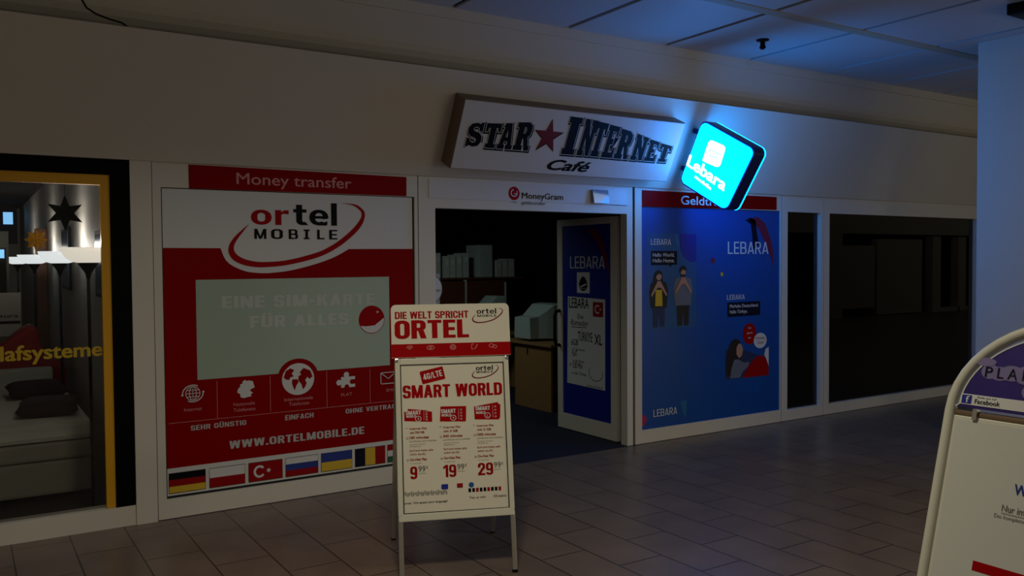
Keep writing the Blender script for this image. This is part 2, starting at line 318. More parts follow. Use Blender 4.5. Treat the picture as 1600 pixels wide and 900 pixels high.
# ceiling of large square metal panels with dark grooves and flat cross strips
cm = MB(); cm.cur = 3; cm.box(-6, 22, -6.7, -0.21, ZC + 0.03, ZC + 0.09); cm.cur = 0
PX = 1.083; X0 = 4.255
ys = [(-0.222, -1.38), (-1.49, -2.57), (-2.68, -3.76), (-3.87, -4.95), (-5.06, -6.14), (-6.25, -6.7)]
for (ya, yb) in ys:
    for i in range(-9, 17):
        x = X0 + i * PX; cm.box(x + 0.026, x + PX - 0.026, yb, ya, ZC, ZC + 0.02)
cm.cur = 2
for (a, b) in zip(ys[:-1], ys[1:]): cm.box(-6, 22, b[0] + 0.006, a[1] - 0.006, ZC - 0.006, ZC + 0.014)
struct(cm.build('ceiling', [M['panel'], M['dark'], M['strip'], M['seam']]), 'grey metal panel ceiling of the passage')
struct(MB().box(-6, 22, -0.240, -0.21, 3.543, ZC + 0.02).build('trim_1', M['wall']), 'raised edge trim where ceiling meets bulkhead')
wb = [(-.22, ZC + .1), (-.22, 3.37), (-.215, 3.32), (-.20, 3.275), (-.17, 3.235), (-.12, 3.20), (0.0, 3.165), (.3, 3.15), (.5, 3.15), (.5, ZC + .1)]
struct(MB().prism(wb, Plane((-6, 0, 0), (0, 1, 0), (0, 0, 1)), 0, 28).box(-6, 22, 0.062, 0.3, 2.36, 3.16).build('wall_back', M['wall']), 'painted bulkhead wall above the sloping fascia')
# sloping fascia, leaning out at the top
TH = R(26.59)
FA = Plane((0, -0.03, 2.37), (1, 0, 0), (0, -math.sin(TH), math.cos(TH)))
fa = MB().prism([(-0.03, 2.37), (-0.405, 3.118), (-0.385, 3.128), (0.06, 2.62), (0.06, 2.37)], Plane((-6, 0, 0), (0, 1, 0), (0, 0, 1)), 0, 28)
struct(fa.build('wall_front', M['wall']), 'cream painted fascia leaning out above the shop fronts')

# --- shop front framing, each front its own window or door
def rail(mb, x0, x1, z0, z1, y0=0.0, y1=0.09): mb.box(x0, x1, y0, y1, z0, z1)
# window 1: black framed shop window with yellow tape
w = MB(); rail(w, -3.5, 0.922, 2.27, 2.40, 0.0, 0.1); rail(w, 0.806, 0.922, 0.13, 2.27, 0.0, 0.1)
w1 = struct(w.build('window_1', M['blackframe']), 'black framed display window of the bed shop', 'window')
b = MB(); rail(b, -3.5, 0.922, 0, 0.13, 0.0, 0.12); b.build('sill', M['frame'], w1)
b = MB(); b.box(0.752, 0.806, 0.012, 0.05, 0.132, 2.27); b.build('yellow_border', M['yellow'], w1)
b = MB(); b.box(-3.5, 0.806, 0.011, 0.05, 2.205, 2.272); b.build('yellow_border', M['yellow'], w1)
MB().box(-3.5, 0.80, 0.052, 0.058, 0.13, 2.26).build('pane', M['glass'], w1)
t = MB(); P1 = Plane((0, 0.05, 0), (1, 0, 0), (0, 0, 1)); text(t, 'hlafsysteme', 0.115, 0.750, 1.113, 0.092, P1, 0.0, 0.035); t.build('lettering', M['lime'], w1)
# pilaster
pl = MB().box(0.924, 1.054, -0.012, 0.12, 0, 2.40); pl.cur = 1; pl.box(1.054, 1.060, 0.004, 0.1, 0, 2.40)
struct(pl.build('trim_2', [M['frame'], M['seam']]), 'white pilaster between the bed shop and the phone shop', 'trim')
# window 2
w = MB(); rail(w, 1.060, 1.113, 0, 2.40); rail(w, 1.113, 2.958, 2.205, 2.40); rail(w, 1.113, 2.958, 0, 0.135); rail(w, 2.958, 2.985, 0, 2.40)
w2 = struct(w.build('window_2', M['frame']), 'white framed shop window covered by a red phone poster', 'window')
MB().box(1.113, 2.958, 0.026, 0.034, 0.135, 2.205).build('pane', M['glassdark'], w2)
g = MB(); g.rect(1.113, 2.958, 0.136, 0.150, WALL, 0.004); g.rect(2.944, 2.958, 0.136, 2.204, WALL, 0.004); g.rect(1.113, 1.120, 0.136, 0.26, WALL, 0.004); g.rect(1.113, 2.958, 2.199, 2.205, WALL, 0.004)
g.build('gasket', M['blackgap'], w2)
# door 1
w = MB(); rail(w, 2.993, 3.138, 0, 2.40); rail(w, 5.095, 5.162, 0, 2.40); rail(w, 3.138, 5.095, 2.125, 2.40); w.cur = 1; w.box(2.985, 2.993, 0.012, 0.09, 0, 2.4); w.box(5.162, 5.170, 0.006, 0.09, 0, 2.4)
d1 = struct(w.build('door_1', [M['frame'], M['seam']]), 'white framed open entrance of the internet cafe', 'door')
MB().box(3.08, 5.095, -0.006, 0.0, 2.2, 2.352).build('transom_panel', M['header'], d1, bevel=0.002)
DL = Plane((5.10, 0.15, 0), (0, -1, 0), (0, 0, 1))           # the leaf stands open inward; local x runs back toward the hinge, 0 at y=.15
def dx(y): return 0.15 - y
leaf = MB()
for y0, y1, z0, z1 in ((0.16, 0.245, 0.012, 2.115), (1.015, 1.095, 0.012, 2.115), (0.245, 1.015, 0.012, 0.165), (0.245, 1.015, 2.05, 2.115)): leaf.box(5.10, 5.148, y0, y1, z0, z1)
lf = leaf.build('door_leaf', M['frame'], d1, bevel=0.003)
MB().box(5.115, 5.13, 0.245, 1.015, 0.165, 2.05).build('pane', M['glassdark'], lf)
h = MB(); h.tube([(5.10, 1.05, 1.20), (5.05, 1.05, 1.19), (5.035, 1.05, 1.15), (5.035, 1.05, 0.90), (5.05, 1.05, 0.86), (5.10, 1.05, 0.845)], 0.017); h.build('handle', M['plastic'], lf, True)
for z in (0.24, 1.9):
    MB().tube([(5.152, 0.125, z), (5.152, 0.125, z + 0.11)], 0.011).build('hinge', M['alu'], lf, True)
# window 3
w = MB(); rail(w, 5.190, 5.272, 0, 2.40); rail(w, 5.272, 7.172, 2.205, 2.40); rail(w, 5.272, 7.172, 0, 0.128); rail(w, 7.172, 7.186, 0, 2.40); w.cur = 1; w.box(5.170, 5.190, 0.02, 0.09, 0, 2.4); w.box(7.186, 7.194, 0.01, 0.09, 0, 2.4)
w3 = struct(w.build('window_3', [M['frame'], M['seam']]), 'white framed shop window covered by a blue phone poster', 'window')
MB().box(5.272, 7.172, 0.026, 0.034, 0.128, 2.205).build('pane', M['glassdark'], w3)
# windows 4 and 5, dark
for nm, xa, xb, xc, xd, lb in (('window_4', 7.194, 7.284, 7.827, 7.868, 'narrow dark window right of the blue poster'), ('window_5', 7.875, 7.967, 10.892, 10.95, 'wide dark window beside the pillar')):
    w = MB(); rail(w, xa, xb, 0, 2.40); rail(w, xb, xc, 2.2, 2.40); rail(w, xb, xc, 0, 0.115); rail(w, xc, xd, 0, 2.40)
    if nm == 'window_4': w.cur = 1; w.box(7.868, 7.875, 0.01, 0.09, 0, 2.4)
    wi = struct(w.build(nm, [M['frame'], M['seam']]), lb, 'window'); MB().box(xb, xc, 0.05, 0.058, 0.115, 2.2).build('pane', M['glassdark'], wi)
struct(MB().box(10.95, 22, 0, 0.2, 0, 2.40).build('wall_right', M['wall']), 'white wall past the last window behind the pillar')
# pillar
struct(MB().box(7.71, 8.5, -2.52, -1.745, 0, ZC + 0.01).build('pillar', M['wall'], bevel=0.012), 'square white pillar at the right edge', 'pillar')
# opposite side of the passage (seen only mirrored in the dark windows)
ow = MB().box(-6, 14.5, -9.9, -9.6, 0, 3.0); ow.box(14.5, 34, -9.9, -9.6, 2.45, 3.2); ow.box(20.4, 21.25, -9.75, -9.45, 0, 2.6); ow.box(21.3, 23.0, -9.8, -9.62, 0.25, 2.1)
ow.box(23.1, 25.4, -9.8, -9.6, 0.02, 2.3)
for x in (25.9, 27.35, 28.9): ow.box(x, x + 0.45, -9.8, -9.55, 0, 2.4)
for x in (26.35, 27.8): ow.box(x, x + 1.1, -9.8, -9.55, 0, 0.12)
ow.cur = 1; ow.box(14.5, 34, -10.6, -10.4, 0, 2.5)
struct(ow.build('wall_opposite', [M['opp'], M['dark']]), 'shop fronts across the passage')

# --- interiors
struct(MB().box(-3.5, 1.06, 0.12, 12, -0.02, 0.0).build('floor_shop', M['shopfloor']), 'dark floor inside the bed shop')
sw = MB().box(0.905, 1.05, 0.1, 12, 0, 2.9); sw.box(-3.5, 0.905, 11.9, 12, 0, 2.9); sw.box(-3.6, -3.5, 0.1, 12, 0, 2.9)
struct(sw.build('wall_shop', M['shop']), 'pale side wall inside the bed shop')
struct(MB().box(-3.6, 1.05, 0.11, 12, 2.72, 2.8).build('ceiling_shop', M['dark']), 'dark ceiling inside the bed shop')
struct(MB().box(1.06, 11.2, -0.002, 7, -0.02, 0.004).build('floor_carpet', M['carpet']), 'dark blue carpet inside the cafe entrance')
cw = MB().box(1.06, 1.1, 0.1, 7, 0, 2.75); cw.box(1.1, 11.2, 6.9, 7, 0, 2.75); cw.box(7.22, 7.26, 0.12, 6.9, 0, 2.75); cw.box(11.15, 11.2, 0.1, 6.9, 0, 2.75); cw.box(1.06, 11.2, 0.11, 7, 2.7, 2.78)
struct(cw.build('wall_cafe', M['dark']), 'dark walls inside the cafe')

# ================================================================== LARGE THINGS
# ---- red phone tariff poster on window 2
BZ = 0.006
def smooth(pts, n=4):
    out = []
    for i in range(len(pts) - 1):
        p0, p1, p2, p3 = pts[max(0, i - 1)], pts[i], pts[i + 1], pts[min(len(pts) - 1, i + 2)]
        for j in range(n):
            t = j / n; out.append(tuple(.5 * (2 * b + (c - a) * t + (2 * a - 5 * b + 4 * c - e) * t * t + (3 * b - a - 3 * c + e) * t ** 3) for a, b, c, e in zip(p0, p1, p2, p3)))
    return out + [pts[-1]]
def swoosh(mb, cx, cy, k, P, d, wscale=1.0):
    outer = [(-.482, .053), (-.566, -.020), (-.610, -.075), (-.626, -.125), (-.615, -.168), (-.588, -.200), (-.54, -.225), (-.487, -.240), (-.42, -.248), (-.355, -.247), (-.26, -.24), (-.168, -.225), (-.07, -.203), (.024, -.176), (.115, -.136), (.197, -.087), (.265, -.035), (.321, .016), (.362, .07), (.380, .120), (.378, .16), (.350, .190), (.32, .208), (.282, .216), (.202, .220)]
    inner = [(-.482, .052), (-.550, -.035), (-.578, -.078), (-.588, -.112), (-.582, -.140), (-.557, -.168), (-.515, -.19), (-.462, -.204), (-.41, -.211), (-.354, -.211), (-.26, -.205), (-.168, -.190), (-.07, -.166), (.025, -.138), (.09, -.108), (.158, -.069), (.23, -.016), (.294, .041), (.335, .09), (.354, .125), (.352, .157), (.330, .180), (.305, .197), (.269, .209), (.202, .218)]
    outer, inner = smooth(outer), smooth(inner); n = len(outer)
    vs = [P(cx + x * k, cy + y * k, d) for x, y in outer] + [P(cx + x * k, cy + y * k, d) for x, y in inner]
    mb._add(vs, [(i, i + 1, n + i + 1, n + i) for i in range(n - 1)])
po = tag(MB().prism([(1.121, 0.152), (2.944, 0.152), (2.944, 2.199), (1.121, 2.199)], WALL, 0.004, BZ).build('window_poster', M['white']),
         'large red and white phone tariff poster with flags, in the window left of the entrance', 'poster')
HALO = [(1.492, 1.805), (1.520, 1.734), (1.555, 1.695), (1.600, 1.669), (1.645, 1.65), (1.694, 1.638), (1.803, 1.630), (1.938, 1.641), (2.03, 1.658), (2.129, 1.682), (2.22, 1.709), (2.299, 1.738), (2.365, 1.77), (2.421, 1.801)]
r = MB(); r.poly([(1.121, 0.336), (2.944, 0.336), (2.944, 1.803), (2.421, 1.801)] + smooth(HALO)[::-1][1:] + [(1.121, 1.806)], WALL, BZ + .001); r.build('red_field', M['red'], po)
m_ = MB().rect(1.325, 2.742, 0.914, 1.591, WALL, BZ + .002).build('mint_panel', M['mint'], po)
t = MB(); block(t, 'EINE SIM-KARTE', 1.494, 2.622, 1.393, 0.084, WALL, BZ + .003, .22, .17, .1, 1.383); block(t, 'FÜR ALLES', 1.683, 2.411, 1.250, 0.082, WALL, BZ + .003, .22, .17, .1, 1.244); t.build('lettering', M['mintw'], m_)
c = MB().disc(2.596, 1.269, 0.105, 0.106, WALL, BZ + .003); c = c.build('round_sticker', M['redb'], po)
cap = MB(); pts = [(2.596 + .1 * math.cos(R(a)), 1.269 + .1 * math.sin(R(a))) for a in range(206, 370, 8)]; cap.poly(pts + [(2.62, 1.225), (2.55, 1.22)], WALL, BZ + .004)
text(cap, '+', 2.63, 2.655, 1.31, 0.03, WALL, BZ + .004, 0.02); cap.build('white_patch', M['white'], c)
r = MB(); r.disc(2.0215, 0.885, 0.148, 0.128, WALL, BZ + .003); r.build('globe_ring', M['red'], po)
r = MB(); block(r, 'or', 1.703, 1.970, 1.970, 0.146, WALL, BZ + .002, .21, .15, .12); swoosh(r, 2.170, 1.920, 1.0, WALL, BZ + .002); r.build('logo_red', M['redb'], po)
r = MB(); block(r, 'tel', 2.004, 2.331, 1.972, 0.158, WALL, BZ + .002, .21, .15, .1)
for ch, xa, xb in (('M', 1.724, 1.808), ('O', 1.842, 1.926), ('B', 1.968, 2.036), ('I', 2.078, 2.122), ('L', 2.178, 2.234), ('E', 2.270, 2.332)): block(r, ch, xa, xb, 1.871, 0.07, WALL, BZ + .002, .17, .15) if ch != 'I' else r.poly([(xa, 1.871), (xb, 1.871), (xb, 1.882), (xb - .012, 1.882), (xb - .012, 1.930), (xb, 1.930), (xb, 1.941), (xa, 1.941), (xa, 1.930), (xa + .012, 1.930), (xa + .012, 1.882), (xa, 1.882)], WALL, BZ + .002)
r.build('logo_black', M['black'], po)
t = MB()
block(t, 'SEHR GÜNSTIG', 1.276, 1.647, 0.575, 0.034, WALL, BZ + .003, .19, .16, .12); block(t, 'EINFACH', 1.922, 2.132, 0.576, 0.036, WALL, BZ + .003, .19, .16, .12)
block(t, 'OHNE VERTRAG', 2.379, 2.785, 0.578, 0.034, WALL, BZ + .003, .19, .16, .12); block(t, 'WWW.ORTELMOBILE.DE', 1.528, 2.525, 0.419, 0.055, WALL, BZ + .003, .21, .17, .1, 0.411)
t.build('lettering', M['dullwhite'], po)
t = MB()
text(t, 'Internet', 1.236, 1.351, 0.708, 0.023, WALL, BZ + .003); text(t, 'Nationale', 1.560, 1.708, 0.712, 0.024, WALL, BZ + .003); text(t, 'Telefonate', 1.560, 1.712, 0.672, 0.024, WALL, BZ + .003)
text(t, 'Internationale', 1.918, 2.129, 0.712, 0.024, WALL, BZ + .003); text(t, 'Telefonate', 1.951, 2.101, 0.676, 0.024, WALL, BZ + .003); text(t, 'FLAT', 2.345, 2.432, 0.71, 0.022, WALL, BZ + .003); text(t, 'SMS', 2.707, 2.775, 0.712, 0.022, WALL, BZ + .003)
for x, z0, z1 in ((1.452, .64, .897), (1.818, .65, .902), (2.2355, .64, .905), (2.576, .64, .895)): t.rect(x - .0015, x + .0015, z0, z1, WALL, BZ + .003)
t.rect(1.135, 2.93, .636, .639, WALL, BZ + .003)
t.build('small_print', M['pink'], po)
# icons
ic = MB(); D = BZ + .004
cx, cz = 1.293, 0.826
for rx, ry in ((.046, .046), (.022, .046), (.001, .046)): ic.ring(cx, cz, rx, ry, .0045, WALL, D)
for o_, l_ in ((0, .046), (.022, .04), (-.022, .04)): ic.stroke([(cx - l_, cz + o_), (cx + l_, cz + o_)], .0045, WALL, D)
ic.ring(cx, cz, .066, .056, .007, WALL, D, a0=60, a1=185); ic.ring(cx, cz, .066, .056, .007, WALL, D, a0=240, a1=365); ic.disc(cx - .068, cz - .008, .007, P=WALL, d=D); ic.disc(cx + .068, cz + .006, .007, P=WALL, d=D)
ic.build('icon_network', M['white'], po)
ic = MB(); g = [(-.3, .85), (-.05, 1), (.05, .86), (.3, .9), (.62, .78), (.7, .4), (.78, .1), (.4, -.1), (.36, -.25), (.62, -.5), (.4, -.62), (.5, -.85), (.1, -.9), (-.15, -1), (-.5, -.85), (-.5, -.55), (-.78, -.3), (-.7, .05), (-.5, .3), (-.5, .55), (-.3, .6)]
ic.poly([(1.648 + x * .078, 0.826 + y * .064) for x, y in g], WALL, D); ic.build('icon_map', M['white'], po)
ic = MB(); ic.disc(2.0215, 0.865, .119, .115, WALL, D); gl = ic.build('icon_globe', M['white'], po)
ct = MB()
for poly in ([(-.95, .2), (-.8, .6), (-.5, .75), (-.25, .62), (-.42, .4), (-.3, .2), (-.52, .15), (-.6, -.02), (-.85, .05)], [(-.4, 0), (-.05, 0), (.02, -.2), (-.12, -.4), (-.25, -.75), (-.35, -.5), (-.42, -.25)],
             [(.1, .45), (.35, .72), (.8, .52), (.95, .1), (.75, -.05), (.6, .1), (.45, -.1), (.55, -.3), (.45, -.55), (.3, -.72), (.2, -.35), (0, -.1), (.02, .2), (.2, .28)]):
    ct.poly([(2.0215 + x * .112, .865 + y * .108) for x, y in poly], WALL, D + .001)
ct.build('continents', M['red'], gl)
ic = MB(); cx, cz = 2.386, .818; ic.rect(cx - .04, cx + .05, cz - .045, cz + .035, WALL, D)
for (a, b, r_) in ((cx + .002, cz + .05, .021), (cx - .056, cz - .005, .021)): ic.disc(a, b, r_, P=WALL, d=D)
ic.rect(cx - .01, cx + .014, cz + .03, cz + .045, WALL, D); ic.rect(cx - .048, cx - .035, cz - .016, cz + .006, WALL, D); ic.rect(cx + .05, cx + .07, cz + .012, cz + .035, WALL, D); ic.rect(cx + .05, cx + .07, cz - .045, cz - .022, WALL, D)
pz = ic.build('icon_puzzle', M['white'], po)
h = MB(); h.disc(cx + .046, cz - .005, .018, P=WALL, d=D + .001); h.disc(cx + .004, cz - .040, .018, P=WALL, d=D + .001); h.build('puzzle_hole', M['red'], pz)
ic = MB(); e = rrect(2.665, 2.79, .775, .86, .008, 3); ic.stroke(e + [e[0], e[1]], .006, WALL, D); ic.stroke([(2.668, .857), (2.727, .812), (2.787, .857)], .006, WALL, D); ic.build('icon_envelope', M['white'], po)
# flags
def flag(x0, x1, bands, vert=False, extra=None, z0=.168, z1=.302, nm='flag'):
    f = MB(); n = len(bands); sl = []
    for i, mm in enumerate(bands):
        f.cur = i; sl.append(M[mm])
        if vert: f.rect(x0 + (x1 - x0) * i / n, x0 + (x1 - x0) * (i + 1) / n, z0, z1, WALL, BZ + .003)
        else: f.rect(x0, x1, z1 - (z1 - z0) * (i + 1) / n, z1 - (z1 - z0) * i / n, WALL, BZ + .003)
    o = f.build(nm, sl, po)
    k = MB(); k.stroke([(x0, z0), (x1, z0), (x1, z1), (x0, z1), (x0, z0)], .004, WALL, BZ + .0035); k.build('flag_edge', M['seam'], o)
    return o
flag(1.130, 1.366, ('black', 'flagred', 'flagyel')); flag(1.392, 1.632, ('white', 'flagred'))
tr = flag(1.657, 1.897, ('flagred',)); flag(1.920, 2.161, ('white', 'flagblue', 'flagred')); flag(2.185, 2.425, ('flagblue', 'flagyel')); flag(2.449, 2.693, ('navy', 'flagyel', 'flagred'), True); flag(2.713, 2.935, ('flagred', 'white', 'flaggreen'))
k = MB(); k.ring(1.733, .235, .034, .036, .016, WALL, BZ + .005, a0=38, a1=322); k.poly(star(1.797, .236, .019, .008, 5, 0), WALL, BZ + .005); k.build('crescent_and_star', M['white'], tr)
# ---- red strips above the windows
b1 = tag(MB().prism([(1.290, 2.204), (2.889, 2.208), (2.890, 2.354), (1.289, 2.362)], Plane((0, 0, 0), (1, 0, 0), (0, 0, 1)), 0.001, 0.004).build('banner_strip', M['red']), 'red strip lettered Money transfer, above the red window poster', 'banner')
t = MB(); text(t, 'Money transfer', 1.602, 2.440, 2.246, 0.078, WALL, 0.026, 0.012); t.build('lettering', M['pink'], b1)
b2 = tag(MB().prism([(5.275, 2.198), (7.106, 2.214), (7.106, 2.347), (5.275, 2.348)], Plane((0, 0, 0), (1, 0, 0), (0, 0, 1)), 0.001, 0.004).build('banner_strip', M['red']), 'red strip lettered Geldtransfer, above the blue window poster', 'banner')
t = MB(); text(t, 'Geldtransfer', 5.758, 6.60, 2.231, 0.082, WALL, 0.026, 0.012); t.build('lettering', M['white'], b2)
# ---- money transfer sticker above the entrance
HP = Plane((0, -0.006, 0), (1, 0, 0), (0, 0, 1))
s_ = tag(MB().disc(3.872, 2.265, .055, .056, HP, .002).build('sticker', M['redb']), 'money transfer sticker with a red ball logo over the entrance', 'sticker')
t = MB(); t.ring(3.872, 2.268, .03, .028, .008, HP, .003, a0=100, a1=350); t.stroke([(3.872, 2.262), (3.9, 2.262), (3.9, 2.285)], .008, HP, .003); t.build('swirl', M['white'], s_)
t = MB(); text(t, 'MoneyGram', 3.948, 4.373, 2.226, 0.05, HP, .003, 0.012); text(t, 'geldtransfer', 3.948, 4.190, 2.178, 0.024, HP, .003); text(t, 'orange', 3.84, 3.90, 2.187, .012, HP, .003); t.build('lettering', M['black'], s_)
gn = Vector((.174, -1.297, .242)).normalized(); gr = Vector((0, 0, 1)).cross(gn).normalized(); GP = Plane((4.775, -.028, 2.268), gr, gn.cross(gr))
tag(MB().box(-.10, .10, -.062, .062, -.004, .003, GP).build('reflector_plate', M['gloss'], bevel=.002), 'small added glossy plate mirroring the lit sign over the entrance, right of the money transfer sticker', 'reflector plate')  # plate added for its blue reflection, tilted to mirror the lit sign
t = MB().rect(4.89, 5.09, 2.199, 2.203, HP, .002).build('seam_line', M['seam'], d1)

# ---- blue phone poster on window 3
bp = tag(MB().prism([(5.274, .130), (7.170, .114), (7.170, 2.202), (5.274, 2.200)], WALL, 0.004, BZ).build('window_poster', M['bluep']), 'large blue phone poster with printed people, in the window right of the entrance', 'poster')
B = WALL; d0 = BZ
def pr(nm, mname, polys, parent=bp, dd=1):
    q = MB()
    for p_ in polys: q.poly(p_, B, d0 + .001 * dd)
    return q.build(nm, M[mname], parent)
def tx(nm, mname, items, parent=bp, dd=3, bold=0.0):
    q = MB()
    for s1, xa, xb, bz, cp in items: block(q, s1, xa, xb, bz, cp, B, d0 + .001 * dd, .125, .11, .11) if s1 == 'LEBARA' and cp > .03 else text(q, s1, xa, xb, bz, cp, B, d0 + .001 * dd, bold)
    return q.build(nm, M[mname], parent)
card = pr('printed_card', 'teal', [[(5.346, 1.06), (5.977, 1.06), (5.977, 1.954), (5.346, 1.954)]])
pr('dark_shape', 'royal', [[(5.751, 1.952), (5.976, 1.952), (5.976, 1.694), (5.93, 1.68), (5.890, 1.687), (5.84, 1.71), (5.804, 1.742), (5.775, 1.79), (5.762, 1.82)]], card, 2)
pr('light_shape', 'skyb', [[(5.69, 1.95), (5.752, 1.952), (5.766, 1.88), (5.755, 1.82), (5.72, 1.83), (5.69, 1.88)]], card, 2)
sb = pr('speech_box', 'navy', [[(5.396, 1.657), (5.62, 1.657), (5.645, 1.635), (5.655, 1.659), (5.724, 1.66), (5.724, 1.789), (5.396, 1.789)]], card, 2)
tx('lettering', 'white', [('Hello World.', 5.416, 5.69, 1.735, .036), ('Hello Home.', 5.416, 5.69, 1.682, .036)], sb, 3, .012)
tx('lettering', 'white', [('LEBARA', 5.394, 5.646, 1.847, .054)], card, 3, .006)
def person(parent, cx, head, ft, w_, top, legs, longhair):
    f = MB(); H = head - ft
    def e(x, z): return (cx + x * w_, ft + z * H)
    pg = pr('printed_person', legs, [[e(-.3, .02), e(-.06, .02), e(0, .28), e(.06, .02), e(.3, .02), e(.36, .5), e(-.36, .5)]], parent, 3)
    pr('printed_top', 'hair' if longhair else top, [[e(-.42, .35), e(.42, .35), e(.52, .62), e(.42, .78), e(.18, .82), e(-.18, .82), e(-.42, .78), e(-.52, .62)]], pg, 4)
    if longhair: pr('printed_shirt', top, [[e(-.2, .38), e(.2, .38), e(.17, .66), e(-.17, .66)]], pg, 5)
    if longhair: pr('printed_hair', 'hair', [[e(-.34, .66), e(-.27, .90), e(-.12, .99), e(.04, 1.0), e(.17, .95), e(.22, .86), e(.24, .74), e(.12, .80), e(-.12, .68)]], pg, 5)
    pr('printed_hair', 'hair', [[e(-.16, .875), e(-.19, .94), e(-.10, .99), e(.02, 1.0), e(.13, .98), e(.18, .93), e(.155, .88), e(.12, .925), e(0, .935), e(-.11, .915)]], pg, 8)
    if not longhair: pr('printed_beard', 'hair', [[e(-.145, .875), e(-.10, .825), e(0, .805), e(.10, .825), e(.145, .875), e(.08, .85), e(0, .857), e(-.08, .85)]], pg, 8)
    pr('printed_face', 'skin', [[(cx + .15 * w_ * math.cos(R(a)), ft + (.885 + .06 * math.sin(R(a))) * H) for a in range(0, 360, 30)]], pg, 6)
    pr('printed_hands', 'skin', [[e(-.44, .58), e(-.40, .54), e(-.16, .67), e(-.05, .70), e(.05, .70), e(.16, .67), e(.40, .54), e(.44, .58), e(.16, .76), e(.08, .81), e(-.08, .81), e(-.16, .76)]], pg, 9)
person(card, 5.49, 1.61, 1.065, .23, 'gold', 'jeans', True); person(card, 5.80, 1.65, 1.065, .24, 'shirt', 'hair', False)
pr('printed_feather', 'maroon', [[(6.72, 2.10), (6.80, 2.138), (6.86, 2.128), (6.95, 2.075), (7.03, 1.93), (7.075, 1.79), (7.08, 1.62), (7.05, 1.70), (7.0, 1.806), (6.92, 1.92), (6.85, 2.02)]])
pr('printed_feather', 'navy', [[(6.66, 2.10), (6.74, 2.13), (6.81, 2.10), (6.83, 1.97), (6.86, 1.86), (6.78, 1.80), (6.76, 1.95), (6.74, 2.06)]])
tx('lettering', 'white', [('LEBARA', 6.407, 7.0, 1.760, .122), ('LEBARA', 6.396, 6.65, 1.303, .05), ('LEBARA', 5.421, 5.722, .234, .068)], bp, 3, .004)
bx = pr('speech_box', 'navy', [[(6.403, 1.132), (6.879, 1.136), (6.879, 1.277), (6.403, 1.275)]], bp, 2)
tx('lettering', 'white', [('Merhaba Deutschland.', 6.435, 6.85, 1.222, .034), ('Hallo Türkiye.', 6.435, 6.69, 1.165, .034)], bx, 3, .01)
tx('small_print', 'skyb', [('Telefonieren in die Heimat und nach Deutschland', 6.403, 6.93, 1.084, .013), ('Mehr Welt für dein Geld', 5.457, 5.70, .192, .014), ('LEBARA', 6.15, 6.24, 1.655, .014), ('Internet', 6.14, 6.24, 1.60, .012), ('Telefonie', 6.14, 6.26, 1.565, .012), ('SMS', 6.16, 6.22, 1.53, .012)])
pr('printed_dot', 'maroon', [[(6.20 + .03 * math.cos(R(a)), 1.695 + .03 * math.sin(R(a))) for a in range(0, 360, 30)]], bp, 2)
pr('printed_dot', 'gold', [[(6.325 + .02 * math.cos(R(a)), 1.56 + .022 * math.sin(R(a))) for a in range(0, 360, 40)]], bp, 2)
ph = pr('printed_photo', 'jeans', [[(6.376, .512), (7.009, .507), (7.009, .79), (6.94, .70), (6.6, .80), (6.376, .80)]], bp, 1)
pr('red_shape', 'redb', [[(6.62, .508), (7.008, .506), (7.008, .60), (6.98, .67), (6.93, .71), (6.87, .72), (6.79, .69), (6.72, .63)]], ph, 2)
pr('white_shape', 'white', [[(7.008, .60), (7.008, .80), (6.96, .78), (6.94, .72), (6.97, .68)]], ph, 3)
pr('red_balloon', 'redb', [[(6.723 + .1 * math.cos(R(a)), .95 + .108 * math.sin(R(a))) for a in range(0, 360, 24)]], ph, 2)
wb = pr('white_balloon', 'white', [[(6.88 + .098 * math.cos(R(a)), .872 + .08 * math.sin(R(a))) for a in range(0, 360, 24)]], ph, 3)
tx('lettering', 'redb', [('Merhaba', 6.81, 6.95, .885, .028), ('Günel', 6.835, 6.93, .84, .028)], wb, 4); tx('lettering', 'white', [('Sim', 6.70, 6.745, 1.0, .02), ('gratis', 6.68, 6.765, .95, .02), ('hier', 6.70, 6.745, .90, .02)], ph, 4)
wo = pr('printed_person', 'hair', [[(6.38, .56), (6.385, .70), (6.42, .83), (6.45, .885), (6.51, .91), (6.57, .895), (6.6, .84), (6.58, .74), (6.6, .66), (6.55, .62), (6.45, .54)]], ph, 4)
pr('printed_face', 'skin', [[(6.56, .86), (6.60, .85), (6.625, .80), (6.61, .74), (6.57, .71), (6.53, .75), (6.53, .82)]], wo, 5); pr('printed_top', 'shirt', [[(6.44, .515), (6.46, .62), (6.50, .70), (6.56, .70), (6.64, .66), (6.72, .665), (6.70, .62), (6.62, .57), (6.58, .513)]], wo, 5)
pr('printed_shape', 'magenta', [[(5.276, .16), (5.31, .165), (5.34, .215), (5.335, .245), (5.30, .27), (5.276, .27)]]); pr('printed_shape', 'skyb', [[(5.764, .352), (5.852, .353), (5.839, .187), (5.801, .228)]])

